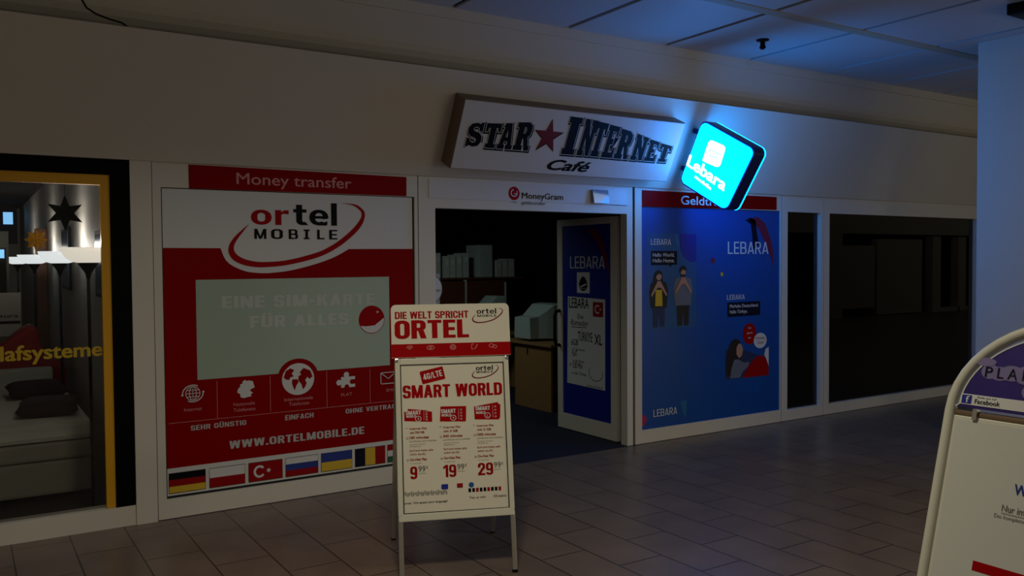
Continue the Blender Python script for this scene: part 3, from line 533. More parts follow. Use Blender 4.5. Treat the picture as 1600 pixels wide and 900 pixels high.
# ---- cafe shop sign, a flat box hung on the sloping fascia
ss = empty('shop_sign', FA(4.25, .1, 0), 'long white internet cafe sign with a red star on the fascia', 'sign')
MB().prism([(3.148, .125), (5.372, .12), (5.372, .672), (3.148, .672)], FA, 0.001, 0.150).build('casing', M['bronze'], ss, bevel=0.004)
MB().prism([(3.156, .131), (5.366, .127), (5.366, .665), (3.156, .665)], FA, 0.149, 0.156).build('front_panel', M['header'], ss)
G = {
 'S': [[(.95, 1), (.8, 1), (.76, .94), (.5, 1), (.2, .96), (.03, .8), (.05, .58), (.25, .44), (.55, .37), (.66, .29), (.6, .19), (.45, .16), (.28, .22), (.2, .36), (.04, .36), (.04, 0), (.18, 0), (.23, .06), (.5, 0), (.82, .05), (.98, .22), (.95, .44), (.75, .58), (.42, .66), (.34, .73), (.4, .82), (.55, .84), (.7, .78), (.78, .64), (.95, .64)]],
 'T': [[(0, 1), (1, 1), (1, .66), (.87, .66), (.8, .82), (.69, .82), (.69, .17), (.82, .17), (.82, 0), (.18, 0), (.18, .17), (.31, .17), (.31, .82), (.2, .82), (.13, .66), (0, .66)]],
 'A': [[(.28, 1), (.70, 1), (.9, .17), (1, .17), (1, 0), (.54, 0), (.54, .17), (.64, .17), (.61, .3), (.39, .3), (.36, .17), (.46, .17), (.46, 0), (0, 0), (0, .17), (.1, .17), (.27, .84), (.18, .84)], [(.43, .46), (.57, .46), (.5, .76)]],
 'R': [[(0, 1), (.7, 1), (.92, .9), (.97, .74), (.92, .56), (.78, .47), (.9, .17), (1, .17), (1, 0), (.7, 0), (.52, .42), (.46, .42), (.46, .17), (.56, .17), (.56, 0), (0, 0), (0, .17), (.1, .17), (.1, .83), (0, .83)], [(.46, .83), (.56, .83), (.63, .72), (.56, .60), (.46, .60)]],
 'I': [[(.05, 1), (.95, 1), (.95, .84), (.8, .84), (.8, .16), (.95, .16), (.95, 0), (.05, 0), (.05, .16), (.2, .16), (.2, .84), (.05, .84)]],
 'N': [[(0, 1), (.36, 1), (.66, .48), (.66, .84), (.56, .84), (.56, 1), (1, 1), (1, .84), (.92, .84), (.92, 0), (.66, 0), (.34, .53), (.34, .16), (.44, .16), (.44, 0), (0, 0), (0, .16), (.08, .16), (.08, .84), (0, .84)]],
 'E': [[(0, 1), (.98, 1), (.98, .68), (.84, .68), (.78, .83), (.48, .83), (.48, .6), (.7, .6), (.7, .42), (.48, .42), (.48, .17), (.8, .17), (.86, .34), (1, .34), (1, 0), (0, 0), (0, .17), (.12, .17), (.12, .83), (0, .83)]]}
LET = [('S', 3.228, 3.365, .313, .495, .508), ('T', 3.382, 3.515, .313, .505, .513), ('A', 3.513, 3.648, .313, .517, .527), ('R', 3.660, 3.805, .313, .535, .548),
       ('I', 4.125, 4.265, .308, .625, .622), ('N', 4.290, 4.420, .308, .620, .612), ('T', 4.412, 4.535, .308, .608, .597), ('E', 4.548, 4.665, .306, .592, .578), ('R', 4.685, 4.832, .305, .568, .545),
       ('N', 4.868, 5.010, .304, .538, .508), ('E', 5.026, 5.145, .304, .500, .480), ('T', 5.165, 5.298, .306, .474, .455)]
lay = {'shadow': MB(), 'line': MB(), 'face': MB()}
for i_, (ch, xa, xb, z0, ha, hb) in enumerate(LET):
    if i_ == 4: [q.cuts.append(len(q.f)) for q in lay.values()]
    sp = [[(xa + (xb - xa) * x, z0 + ((ha + (hb - ha) * x) - z0) * y) for x, y in poly] for poly in G[ch]]
    for k, off, ddx, ddz, dd in (('shadow', .012, .004, -.007, .158), ('line', .0055, 0, 0, .1590), ('face', .001, 0, 0, .1600)):
        vs, fs = fill2d(sp, off); lay[k]._add([FA(x + ddx, y + ddz, dd) for x, y in vs], fs)
a = lay['shadow'].build('lettering', M['black'], ss); lay['line'].build('letter_outline', M['white'], a); lay['face'].build('letter_face', M['black'], a)
st = MB(); st.poly(star(3.966, .440, .150, .060), FA, .158); so = st.build('star', M['black'], ss); st = MB(); st.poly(star(3.963, .445, .140, .055), FA, .160); st.build('star_face', M['darkred'], so)
t = MB(); text(t, 'Café', 4.030, 4.470, .165, .092, FA, .158, .04, .35); t.build('lettering', M['black'], ss)

# ---- lit projecting sign on brackets, square to the fascia
SX = 5.60
LB = Plane((SX, -0.03, 2.37), (0, -math.cos(TH), -math.sin(TH)), (0, -math.sin(TH), math.cos(TH)))   # n points toward -x
if LB.n.x > 0: LB.n = -LB.n
# slightly keystoned to the measured corners
def kq(a, b):
    """unit square to the sign face: a along the projection, b up the slope"""
    p00, p10, p11, p01 = (.080, .100), (.742, .083), (.820, .690), (.105, .716)
    return ((1 - a) * (1 - b) * p00[0] + a * (1 - b) * p10[0] + a * b * p11[0] + (1 - a) * b * p01[0], (1 - a) * (1 - b) * p00[1] + a * (1 - b) * p10[1] + a * b * p11[1] + (1 - a) * b * p01[1])
ls = empty('light_box_sign', LB(.05, .4, -.06), 'glowing cyan light box sign with white lettering, projecting beside the cafe sign', 'sign')
RR = rrect(0, 1, 0, 1, .11, 6); RI = rrect(.028, .972, .028, .972, .09, 6)
MB().prism([kq(*p) for p in RR], LB, -.125, 0.0).build('casing', M['blueback'], ls, bevel=0.004)
fc = MB().prism([kq(*p) for p in RI], LB, .0005, .008).build('face_panel', M['litface'], ls)
MB().prism([kq(*p) for p in RR], LB, -.137, -.1255).build('face_panel', M['litface'], ls)
e = MB(); e.poly([(.277, .386), (.275, .55), (.285, .575), (.31, .585), (.46, .592), (.487, .58), (.492, .555), (.499, .43), (.485, .405), (.455, .394), (.30, .383)], LB, .009); em = e.build('emblem', M['litwhite'], fc)
e = MB(); e.poly([(.30, .500), (.36, .520), (.42, .512), (.47, .522), (.475, .508), (.42, .495), (.36, .502), (.30, .482)], LB, .010); e.poly([(.33, .462), (.40, .474), (.46, .466), (.46, .452), (.40, .458), (.33, .446)], LB, .010); e.build('emblem_wave', M['litmint'], em)
t = MB(); text(t, 'Lebara', .105, .640, .275, .105, LB, .009, .035, base1=.236); text(t, 'mobile', .255, .49, .212, .032, LB, .009, .03, base1=.185); t.build('lettering', M['litwhite'], fc)
for s0 in (.215, .575):
    MB().box(.0, .10, s0 - .02, s0 + .02, -.085, -.04, LB).build('bracket', M['blueback'], ls, bevel=0.003)

# ================================================================== PAVEMENT SIGNS
psi, al = R(-21.17), R(10.69)
AO = Vector((2.227, -1.979, 0)); Ar = Vector((math.cos(psi), math.sin(psi), 0)); Ab = Vector((-math.sin(psi), math.cos(psi), 0)); Au = Ab * math.sin(al) + Vector((0, 0, math.cos(al)))
AP = Plane(AO, Ar, Au)
ab = empty('pavement_sign', AO, 'silver framed A-board with a smart tariff price poster before the entrance', 'sign board')
f = MB()
for x0, x1, y0, y1 in ((-.32, -.292, .335, 1.184), (.292, .32, .335, 1.184), (-.292, .292, 1.150, 1.184), (-.318, .318, .305, .345)):
    f.box(x0, x1, y0, y1, -.006, .012, AP)
fr = f.build('frame', M['tube'], ab, bevel=0.004)
g = MB(); g.stroke([(-.289, .347), (.289, .347), (.289, 1.148), (-.289, 1.148), (-.289, .347)], .006, AP, .0075); g.build('frame_groove', M['blackgap'], fr)
for sx in (-.311, .311): MB().box(sx - .009, sx + .009, 1.166, 1.184, .0125, .0165, AP).build('corner_clip', M['chrome'], fr, bevel=.003)
MB().box(-.30, .30, .33, 1.16, -.012, -.006, AP).build('back_panel', M['plastic'], ab)
ps = MB().box(-.290, .290, .345, 1.150, .001, .004, AP).build('poster', M['paper'], ab)
def A(q, s1, xa, xb, bz, cp, bold=0.0, b1=None, shear=0.0): text(q, s1, xa, xb, bz, cp, AP, .0055, bold, shear, 3, b1)
t = MB(); block(t, 'SMART WORLD', -.280, .277, .966, .070, AP, .0055, .22, .17, .06); t.build('headline', M['redb'], ps)
lte = MB(); c_, s_2 = math.cos(R(12)), math.sin(R(12)); lp = lambda x, y: (-.113 + x * c_ - y * s_2, 1.088 + x * s_2 + y * c_)
lte.poly([lp(*p) for p in rrect(-.066, .066, -.036, .036, .006, 3)], AP, .005); lo = lte.build('network_badge', M['redb'], ps)
LP = Plane(AP(-.113, 1.088), AP.r * c_ + AP.u * s_2, AP.u * c_ - AP.r * s_2); t = MB(); block(t, '4G/LTE', -.054, .054, -.016, .034, LP, .006, .19, .16, .08); t.build('lettering', M['white'], lo)
def mini_logo(parent, cx, cz, k, P, d, dark='black'):
    q = MB(); block(q, 'ortel', cx - .47 * k, cx + .16 * k, cz + .05 * k, .165 * k, P, d, .19, .14, .1); block(q, 'MOBILE', cx - .45 * k, cx + .16 * k, cz - .05 * k, .07 * k, P, d, .16, .14, .22)
    o = q.build('logo', M[dark], parent); q = MB(); swoosh(q, cx, cz, k, P, d); q.build('logo_swoosh', M['darkred'], o)
mini_logo(ps, .205, 1.100, .155, AP, .0055)
cardxy = ((-.275, -.122, .832, .908, 0, 'S'), (-.080, .070, .826, .914, 1, 'M'), (.113, .264, .829, .926, 2, 'L'))
for i, (xa, xb, za, zb, k, ltr) in enumerate(cardxy):
    q = MB(); w_ = xb - xa; hh = zb - za
    sh = [[(xa + .02, zb), (xb - .025, zb - .012), (xb - .02, zb - .018), (xb, zb - .02), (xb, za), (xa, za + .01), (xa, zb - .015), (xa + .02, zb - .013)], [(xa + .006, zb), (xb, zb - .003), (xb - .004, za + .006), (xb - .008, za), (xa, za + .006)], [(xa, zb - .02), (xb - .014, zb), (xb - .012, zb - .008), (xb, zb - .014), (xb - .004, za + .012), (xb - .012, za), (xa + .002, za + .006)]][k]
    q.poly(sh, AP, .005); o = q.build('tariff_card', M['redb'], ps)
    t = MB(); block(t, 'SMART', xa + .008, xa + .60 * w_, za + .57 * hh, .022, AP, .006, .2, .16); block(t, 'WORLD', xa + .010, xa + .42 * w_, za + .36 * hh, .014, AP, .006, .18, .16)
    t.ring(xa + .5 * w_, za + .26 * hh, .0155, .0145, .003, AP, .006, 20); text(t, ltr, xa + .48 * w_, xa + .53 * w_, za + .18 * hh, .013, AP, .006, .02, 0, 3)
    for j in range(4): t.ring(xa + .80 * w_, za + (.18 + .19 * j) * hh, .005, .004, .0016, AP, .006, 8)
    t.rect(xa + .70 * w_, xa + .708 * w_, za + .14 * hh, za + .82 * hh, AP, .006); t.build('lettering', M['white'], o)
cols = ((-.258, ('Internet Flat', 'mit 750 MB', '100 minutes'), '9', -.250, -.212, -.206), (-.072, ('Internet Flat', 'mit 3 GB', '300 minutes'), '19', -.070, .002, .008), (.116, ('Internet Flat', 'mit 5 GB', '1000 minutes'), '29', .123, .208, .213))
tr_, tg = MB(), MB()
for x, (l1, l2, l3), big, xa, xb, xs in cols:
    A(tr_, l1, x + .01, x + .105, .794, .011, .02); A(tr_, l2, x + .012, x + .09, .772, .012, .03); A(tr_, l3, x + .008, x + .115, .744, .014, .03); A(tg, 'Landlines and mobiles', x + .008, x + .155, .727, .009)
    A(tg, 'deutsche Festnetz', x + .01, x + .095, .711, .006); A(tg, 'Mobilfunk', x + .01, x + .07, .700, .006)
    A(tr_, 'Surf and make calls', x + .008, x + .137, .676, .010, .012); A(tr_, 'within the EU', x + .008, x + .095, .656, .010, .012); A(tr_, 'On-Net Flat', x + .008, x + .1, .626, .013, .03)
    A(tg, 'im ortel Netz', x + .01, x + .07, .609, .006); tg.ring(x - .004, .748, .005, .005, .002, AP, .0055, 8); tg.ring(x - .006, .800, .005, .004, .002, AP, .0055, 8, 20, 160); tg.ring(x - .004, .63, .005, .004, .002, AP, .0055, 8)
    block(tr_, big, xa, xb, .529, .066, AP, .0055, .2, .15); A(tg, '99', xs, xs + .04, .566, .03, .012); A(tg, '€', xs + .044, xs + .054, .58, .015); tg.rect(xs, xs + .042, .556, .5575, AP, .0055)
tr_.build('tariff_text', M['red'], ps); tg.build('small_print', M['grey'], ps)
q = MB(); q.poly(rrect(-.083, -.045, .464, .492, .006, 3), AP, .005); q.build('flag_badge', M['royal'], ps)
q = MB(); q.rect(.003, .036, .478, .492, AP, .005); q.cur = 1; q.rect(.003, .036, .468, .478, AP, .005); q.build('flag_badge', [M['flagred'], M['darkred']], ps)
q = MB(); q.disc(.083, .480, .0145, .0145, AP, .005); q.build('globe_badge', M['teal'], ps)
q = MB()
for i in range(26): xx = -.283 + i * .009; q.rect(xx, xx + .0055, .437 if i % 3 else .444, .458 + (.006 if i % 4 == 0 else 0), AP, .005)
q.build('flag_row', M['grey'], ps)
q = MB()
for i in range(9): q.cur = i % 3 == 2; q.rect(.066 + i * .021, .066 + i * .021 + .015, .441, .462, AP, .005)
q.build('flag_row', [M['black'], M['flagred']], ps)
q = MB(); A(q, 'ortel. We speak your language!', -.285, -.05, .397, .011, .008); A(q, 'Top up with', .07, .16, .407, .010, .008); A(q, 'O2 e-plus', .205, .275, .407, .012, .012); q.build('small_print', M['black'], ps)
# header
hd = MB(); hd.prism(rrect(-.335, .338, 1.190, 1.488, .028, 5, '1100'), AP, -.012, -.004); ho = hd.build('header_board', M['paper'], ab)
q = MB(); q.rect(-.335, .338, 1.192, 1.266, AP, -.003); rb = q.build('red_band', M['redb'], ho)
t = MB(); block(t, 'DIE WELT SPRICHT', -.313, .102, 1.408, .040, AP, -.003, .2, .16, .07); block(t, 'ORTEL', -.316, .102, 1.296, .103, AP, -.003, .22, .17, .06); t.build('lettering', M['redb'], ho)
mini_logo(ho, .235, 1.420, .18, AP, -.003)
q = MB()
for i, x in enumerate((-.235, -.118, .008, .130, .235)):
    z = 1.243
    if i == 0: [q.ring(x, z - .012, r_, r_, .003, AP, -.002, 8, 40, 140) for r_ in (.008, .016, .024)]
    elif i == 1: q.ring(x, z, .020, .011, .003, AP, -.002, 16); q.ring(x, z, .006, .006, .003, AP, -.002, 10)
    elif i == 2: q.ring(x, z, .016, .014, .003, AP, -.002, 16); q.ring(x, z, .007, .014, .0025, AP, -.002, 12); q.stroke([(x - .016, z), (x + .016, z)], .0025, AP, -.002)
    elif i == 3: q.stroke(rrect(x - .016, x - .002, z - .014, z + .014, .003, 2), .003, AP, -.002); q.stroke([(x + .004, z - .012), (x + .012, z + .002), (x + .018, z + .012)], .004, AP, -.002)
    else: q.ring(x - .007, z + .003, .013, .010, .003, AP, -.002, 14); q.ring(x + .012, z - .003, .011, .009, .003, AP, -.002, 14)
q.build('icons', M['pink'], rb)
# legs
hinge = AP(0, 1.165, -.02); RB = AO + Ab * .70; Rn = (hinge - RB)
for sx in (-.308, .308):
    lg = MB(); lg.box(sx - .0125, sx + .0125, .012, .33, -.010, .010, AP); lo = lg.build('leg', M['alu'], ab, bevel=.002)
    MB().box(sx - .014, sx + .014, 0, .014, -.012, .012, AP).build('rubber_foot', M['plastic'], lo)
RP = Plane(RB, Ar, Rn)
for sx in (-.308, .308):
    lg = MB(); lg.box(sx - .0125, sx + .0125, .012, 1.24, -.010, .010, RP); lo = lg.build('leg', M['alu'], ab, bevel=.002)
    MB().box(sx - .014, sx + .014, 0, .014, -.012, .012, RP).build('rubber_foot', M['plastic'], lo)
MB().box(-.31, .31, .36, 1.22, -.006, .004, RP).build('rear_panel', M['paper'], ab)

# ---- right A-board with arched tube frame
tl = R(16); BO = Vector((2.059, -4.592, 0)); BP = Plane(BO, (0, -1, 0), (math.sin(tl), 0, math.cos(tl)))
rb_ = empty('pavement_sign', BO + Vector((0, -.33, 0)), 'white arched tube A-board with a purple header at the right edge', 'sign board')
arc = [(.0, .015), (0, .6), (0, 1.31)] + [(.33 - .33 * math.cos(R(a)), 1.31 + .275 * math.sin(R(a))) for a in range(8, 180, 8)] + [(.66, 1.31), (.66, .6), (.66, .015)]
tu = MB().tube([BP(x, y) for x, y in arc], .0155, 14).build('frame', M['tube'], rb_, True)
for x in (0, .66): MB().tube([BP(x, 0.004), BP(x, .03)], .019, 14).build('rubber_foot', M['plastic'], tu, True)
MB().tube([BP(0, 1.305, -.006), BP(.66, 1.305, -.006)], .011, 10).build('crossbar', M['bronze'], rb_, True)
hp = [(.018, 1.322)] + [(.33 - .302 * math.cos(R(a)), 1.322 + .232 * math.sin(R(a))) for a in range(2, 179, 6)] + [(.642, 1.322)]
hb = MB().prism(hp, BP, .004, .010).build('header_board', M['purple'], rb_)
e_ = MB(); e_.stroke(hp, .004, BP, .0115); e_.build('edge_line', M['white'], hb)
q = MB(); q.poly(rrect(.03, .63, 1.330, 1.3605, .002, 2), BP, .012); lbs = q.build('label_strip', M['white'], hb)
q = MB(); q.rect(.034, .062, 1.333, 1.3575, BP, .013); fb = q.build('badge', M['royal'], lbs); t = MB(); text(t, 'f', .046, .056, 1.335, .02, BP, .014, .03, 0, 3); t.build('lettering', M['white'], fb)
t = MB(); text(t, 'Facebook', .072, .142, 1.336, .013, BP, .013, .005, 0, 3); text(t, 'Finde uns auf', .078, .13, 1.352, .005, BP, .013, 0, 0, 3); t.build('lettering', M['black'], lbs)
q = MB()
for i_, (x, y, rx, ry) in enumerate(((.100, 1.432, .024, .022), (.128, 1.428, .03, .02), (.160, 1.432, .034, .022), (.200, 1.430, .034, .026), (.225, 1.385, .032, .024), (.24, 1.40, .03, .03), (.085, 1.458, .03, .012))): q.disc(x, y, rx, ry, BP, .0112 + i_ * 1e-4, 20)
q.build('pale_cloud', M['lilac'], hb)
t = MB()
for ch, xa, xb in (('P', .088, .108), ('L', .122, .139), ('A', .150, .176), ('N', .190, .214)): text(t, ch, xa, xb, 1.415, .030, BP, .013, 0, 0, 3)
t.build('lettering', M['navy'], hb)
pn = MB().box(.014, .646, .16, 1.297, -.004, .004, BP).build('poster_panel', M['tube'], rb_, bevel=.003)
po2 = MB().box(.024, .636, .17, 1.286, .0045, .006, BP).build('poster', M['poster2'], rb_)
t = MB(); text(t, 'W', .211, .245, 1.108, .028, BP, .007, .03, 0, 3); t.build('lettering', M['flagblue'], po2)
t = MB(); text(t, 'Nur im', .187, .245, 1.058, .018, BP, .007, .005, 0, 3); text(t, 'Das komplette', .17, .25, 1.038, .010, BP, .007, 0, 0, 3); t.rect(.187, .30, 1.052, 1.0535, BP, .007); t.build('small_print', M['grey'], po2)
q = MB(); q.rect(.134, .60, .884, .910, BP, .007); q.build('red_bar', M['redb'], po2)
q = MB(); q.box(.070, .082, 1.288, 1.32, -.004, .012, BP); q.build('clip', M['alu'], rb_)
BR = Plane(BO + Vector((.86, 0, 0)), (0, -1, 0), BP(0, 1.30) - (BO + Vector((.86, 0, 0))))
lg = MB().tube([BR(x, y) for x, y in ((.03, .015), (.03, .7), (.03, 1.30), (.63, 1.30), (.63, .7), (.63, .015))], .0135, 12).build('rear_frame', M['tube'], rb_, True)

# ================================================================== DOOR STICKERS (on the open leaf)
DP = Plane((5.114, 0, 0), (0, -1, 0), (0, 0, 1))
def DX(y): return -y
dp = tag(MB().prism([(DX(1.014), .166), (DX(.246), .166), (DX(.246), 2.049), (DX(1.014), 2.049)], DP, .0005, .002).build('door_poster', M['royal']), 'tall dark blue phone poster on the open door leaf', 'poster')
q = MB(); q.poly([(DX(.62), 2.0), (DX(.50), 2.02), (DX(.40), 1.94), (DX(.30), 1.75), (DX(.27), 1.55), (DX(.36), 1.72), (DX(.46), 1.88)], DP, .003); q.build('printed_feather', M['maroon'], dp)
t = MB(); block(t, 'LEBARA', DX(.89), DX(.34), 1.628, .118, DP, .003, .12, .10, .11); t.build('lettering', M['white'], dp)
nt_ = tag(MB().prism([(DX(.774), 1.385), (DX(.571), 1.385), (DX(.571), 1.590), (DX(.774), 1.590)], DP, .004, .0055).build('sticker', M['white']), 'small white sticker with a black drop, above the handwritten notice', 'sticker')
q = MB(); q.poly([(DX(.672) + .068 * math.cos(R(a)) * (1 - .3 * max(0, math.sin(R(a)))), 1.475 + (.075 if a < 180 else .068) * math.sin(R(a))) for a in range(0, 360, 15)], DP, .006); dro = q.build('black_drop', M['black'], nt_)
q = MB(); q.stroke([(DX(.72), 1.445), (DX(.62), 1.475)], .014, DP, .007); text(q, 'GRATIS', DX(.71), DX(.64), 1.425, .012, DP, .007); q.build('white_slash', M['white'], dro)
no = tag(MB().prism([(DX(.943), .477), (DX(.340), .468), (DX(.335), 1.335), (DX(.925), 1.348)], DP, .004, .0055).build('notice', M['white']), 'handwritten white offer notice on the open door', 'notice')
t = MB()
for s1, ya, yb, bz, cp, bo, sh in (('LEBARA', .905, .585, 1.235, .10, .008, 0), ('Eine', .77, .67, 1.13, .05, .0, .2), ('Ramadan', .88, .60, 1.065, .055, 0, .3), ('TÜRKIYE', .76, .53, .915, .09, .004, .05), ('XL', .495, .38, .895, .10, .02, 0), ('6GB', .87, .76, .865, .06, .006, .1), ('LTE 5G Internet', .85, .65, .815, .025, 0, 0), ('FLAT', .86, .77, .755, .06, .006, .15), ('in alle Netze', .85, .66, .70, .025, 0, 0), ('+ 120 Min', .90, .69, .64, .055, .004, .1), ('in die Türkei', .86, .63, .575, .028, 0, 0), ('Gratis Simkarte', .62, .37, .48, .018, 0, 0)):
    text(t, s1, DX(ya), DX(yb), bz, cp, DP, .0065, bo, sh, 3)
t.ring(DX(.48), .62, .105, .075, .006, DP, .0065, 24, 150, 380); t.stroke([(DX(.87), 1.045), (DX(.62), 1.05)], .006, DP, .0065); t.build('handwriting', M['black'], no)
fl = MB().rect(DX(.52), DX(.365), 1.165, 1.305, DP, .0065).build('flag', M['flagred'], no); q = MB(); q.ring(DX(.45), 1.237, .034, .036, .014, DP, .0075, 20, 40, 320); q.poly(star(DX(.405), 1.237, .016, .007, 5, 0), DP, .0075); q.build('crescent_and_star', M['white'], fl)

# ================================================================== INSIDE THE CAFE
dk = empty('desk', (5.95, 2.2, 0), 'wooden computer desk just inside the cafe entrance', 'desk')
MB().box(5.46, 6.9, 1.72, 2.75, .742, .772).build('desktop', M['wood'], dk, bevel=.004); MB().box(5.515, 5.54, 1.80, 2.54, .004, .742).build('side_panel', M['wood'], dk); MB().box(6.85, 6.875, 1.80, 2.54, .004, .742).build('side_panel', M['wood'], dk); MB().box(5.54, 6.85, 2.5, 2.52, .2, .742).build('back_panel', M['wood'], dk)
q = MB(); q.disc(-2.27, .655, .014, .045, Plane((5.515, 0, 0), (0, -1, 0), (0, 0, 1)), .002); q.build('cable_hole', M['blackgap'], dk)
mo = empty('crt_monitor', (5.75, 2.35, .772), 'bulky grey tube monitor on the desk by the open door', 'monitor')
q = MB(); sec = [(5.50, .17, .80, 1.045), (5.62, .18, .80, 1.06), (5.72, .22, .80, 1.13), (5.80, .245, .79, 1.19), (5.92, .255, .785, 1.20), (5.95, .255, .785, 1.20)]
vs = []; [vs.extend([(x, 2.36 - h_, z0), (x, 2.36 + h_, z0), (x, 2.36 + h_ * .94, z1), (x, 2.36 - h_ * .94, z1)]) for x, h_, z0, z1 in sec]
q._add(vs, [(0, 1, 2, 3)] + [(i * 4 + j, i * 4 + 4 + j, i * 4 + 4 + (j + 1) % 4, i * 4 + (j + 1) % 4) for i in range(5) for j in range(4)] + [(20, 23, 22, 21)]); q.build('housing', M['crt'], mo, bevel=.008)
MB().box(5.952, 5.956, 2.15, 2.57, .82, 1.16).build('screen', M['plastic'], mo); MB().lathe([(0.0, 0), (.13, 0), (.13, .012), (.06, .02), (.06, .03), (0, .03)], (5.74, 2.36, .772), 24).build('foot', M['plastic'], mo, True)
cb = empty('counter', (5.2, 4.2, 0), 'brown booth counter along the back of the cafe', 'counter')
for xa, xb in ((5.0, 5.715), (5.735, 6.345)): MB().box(xa, xb, 4.08, 4.12, .004, 1.44).build('panel', M['brown'], cb)
for x, z0, z1 in ((5.715, .9, 1.455), (6.345, .9, 1.42)): MB().box(x, x + .02, 4.06, 4.12, z0, z1).build('white_edge', M['carton'], cb)
MB().box(5.0, 6.7, 4.12, 4.7, 1.46, 1.485).build('shelf_board', M['brown'], cb)
prev = None
for i, (x, w_, z1, lb) in enumerate(((5.20, .085, 1.80, None), (5.30, .08, 1.82, None), (5.43, .085, 1.78, None), (5.52, .09, 1.78, None), (5.62, .09, 1.80, None), (5.72, .095, 1.82, None), (6.25, .09, 1.72, None), (6.35, .09, 1.74, None), (6.45, .1, 1.74, None))):
    q = MB().box(x, x + w_ * .92, 4.13, 4.4, 1.486, z1).build('binder', M['carton'], bevel=.003)
    tag(q, 'pale binder standing in a row on the dim cafe shelf', 'binder', 'binders on the cafe shelf')
    k = MB(); k.rect(x + .02, x + w_ * .92 - .02, z1 - .12, z1 - .05, Plane((0, 4.13, 0), (1, 0, 0), (0, 0, 1)), .001); k.build('spine_label', M['mintw'], q)
pc = empty('computer_tower', (6.08, 4.2, 1.486), 'tall light grey box upright on the cafe shelf', 'computer tower'); MB().box(5.975, 6.185, 4.13, 4.5, 1.486, 1.93).build('case', M['crt'], pc, bevel=.006)
k = MB().box(6.0, 6.16, 4.124, 4.132, 1.82, 1.89).build('drive_bay', M['carton'], pc)
m2 = empty('crt_monitor', (5.85, 3.5, 1.0), 'distant small monitor top showing above the A-board header', 'monitor')
MB().prism([(5.66, .78), (6.0, .78), (6.0, 1.25), (5.86, 1.25), (5.76, 1.15), (5.68, 1.1)], Plane((0, 3.5, 0), (1, 0, 0), (0, 0, 1)), -.3, 0).build('housing', M['crt'], m2, bevel=.01); MB().box(5.5, 6.3, 3.4, 3.9, .74, .78).build('stand_board', M['wood'], m2)
for x in (5.52, 6.25): MB().box(x, x + .03, 3.42, 3.88, .004, .74).build('leg', M['wood'], m2)
rs = empty('round_sign', (3.36, .35, 1.2), 'round white sign on a panel inside the left door jamb', 'sign'); MB().box(3.10, 3.382, .40, .42, .004, 1.60).build('panel', M['carton'], rs)
RPn = Plane((0, .40, 0), (1, 0, 0), (0, 0, 1)); q = MB(); q.prism([(3.315 + .092 * math.cos(R(a)), 1.475 + .115 * math.sin(R(a))) for a in range(0, 360, 15)], RPn, .001, .006); dd = q.build('disc', M['white'], rs)
q = MB(); q.ring(3.315, 1.475, .088, .11, .006, RPn, .007); text(q, 'Open', 3.25, 3.385, 1.45, .03, RPn, .007); q.build('ring_print', M['seam'], dd)

# ================================================================== INSIDE THE BED SHOP
bd = empty('bed', (-.2, 2.0, 0), 'wide box spring bed with a white mattress in the shop window', 'bed')
MB().box(-1.4, .775, .97, 3.06, .04, .285).build('base', M['bedbase'], bd, bevel=.02); MB().box(-1.4, .775, .96, 3.06, .29, .42).build('box_spring', M['bedbase'], bd, bevel=.02); MB().box(-1.4, .78, .95, 3.06, .425, .565).build('mattress', M['linen'], bd, bevel=.035)
MB().box(-1.4, .70, 3.07, 3.17, .04, .745).build('headboard', M['linen'], bd, bevel=.03)
for x in (-1.3, .68):
    for y in (1.05, 2.95): MB().tube([(x, y, 0), (x, y, .05)], .03).build('leg', M['plastic'], bd)
def pillow(loc, lx, ly, lz, rz, label):
    q = MB(); n, m = 20, 12; vs = []; fs = []
    for sgn in (1, -1):
        for i in range(n + 1):
            for j in range(m + 1):
                u, v = i / n * 2 - 1, j / m * 2 - 1; h_ = max(0, (1 - u ** 4)) ** .5 * max(0, (1 - v ** 4)) ** .5
                pin = 1 - .10 * (1 - abs(u)) * abs(v) ** 2; pin2 = 1 - .08 * (1 - abs(v)) * abs(u) ** 2
                vs.append((u * lx * pin2, v * ly * pin, sgn * h_ * lz))
    k = (n + 1) * (m + 1)
    for s_ in (0, 1):
        for i in range(n):
            for j in range(m):
                a = s_ * k + i * (m + 1) + j; f_ = (a, a + m + 1, a + m + 2, a + 1); fs.append(f_ if s_ == 0 else f_[::-1])
    q._add(vs, fs); o = q.build('pillow', M['pillow'], None, True); o.location = loc; o.rotation_euler = (R(4), 0, rz); tag(o, label, 'pillow', 'dark pillows on the shop bed')
pillow((.52, 2.42, .632), .225, .20, .062, R(3), 'dark brown pillow farther back, nearer the headboard of the shop bed'); pillow((.53, 1.33, .632), .21, .19, .062, R(-8), 'dark brown pillow nearer the window on the shop bed')
# floor lamps
L0 = Vector((.725, .47, 0)); lm = empty('floor_lamp', L0, 'nearest of the black uplighter lamps, partly behind the yellow border', 'floor lamp', 'uplighter floor lamps along the side wall')
MB().lathe([(0, 0), (.13, 0), (.13, .02), (.02, .035), (0, .035)], L0, 28).build('base', M['plastic'], lm, True); MB().tube([L0 + Vector((0, 0, .03)), L0 + Vector((0, 0, 1.62))], .011, 10).build('pole', M['plastic'], lm, True)
MB().lathe([(.011, 1.60), (.02, 1.64), (.06, 1.70), (.07, 1.712), (0, 1.712)], L0, 24).build('socket_cone', M['plastic'], lm, True)
MB().lathe([(0, 1.708), (.06, 1.710), (.105, 1.722), (.138, 1.746), (.160, 1.780), (.172, 1.815), (.166, 1.815), (.152, 1.78), (.12, 1.74), (0, 1.722)], L0, 40).build('lamp_shade', M['shade'], lm, True)
MB().lathe([(0, 1.74), (.03, 1.75), (.04, 1.77), (.03, 1.80), (0, 1.805)], L0, 16).build('bulb', M['bulb'], lm, True)
lamps = [(lm, L0)]
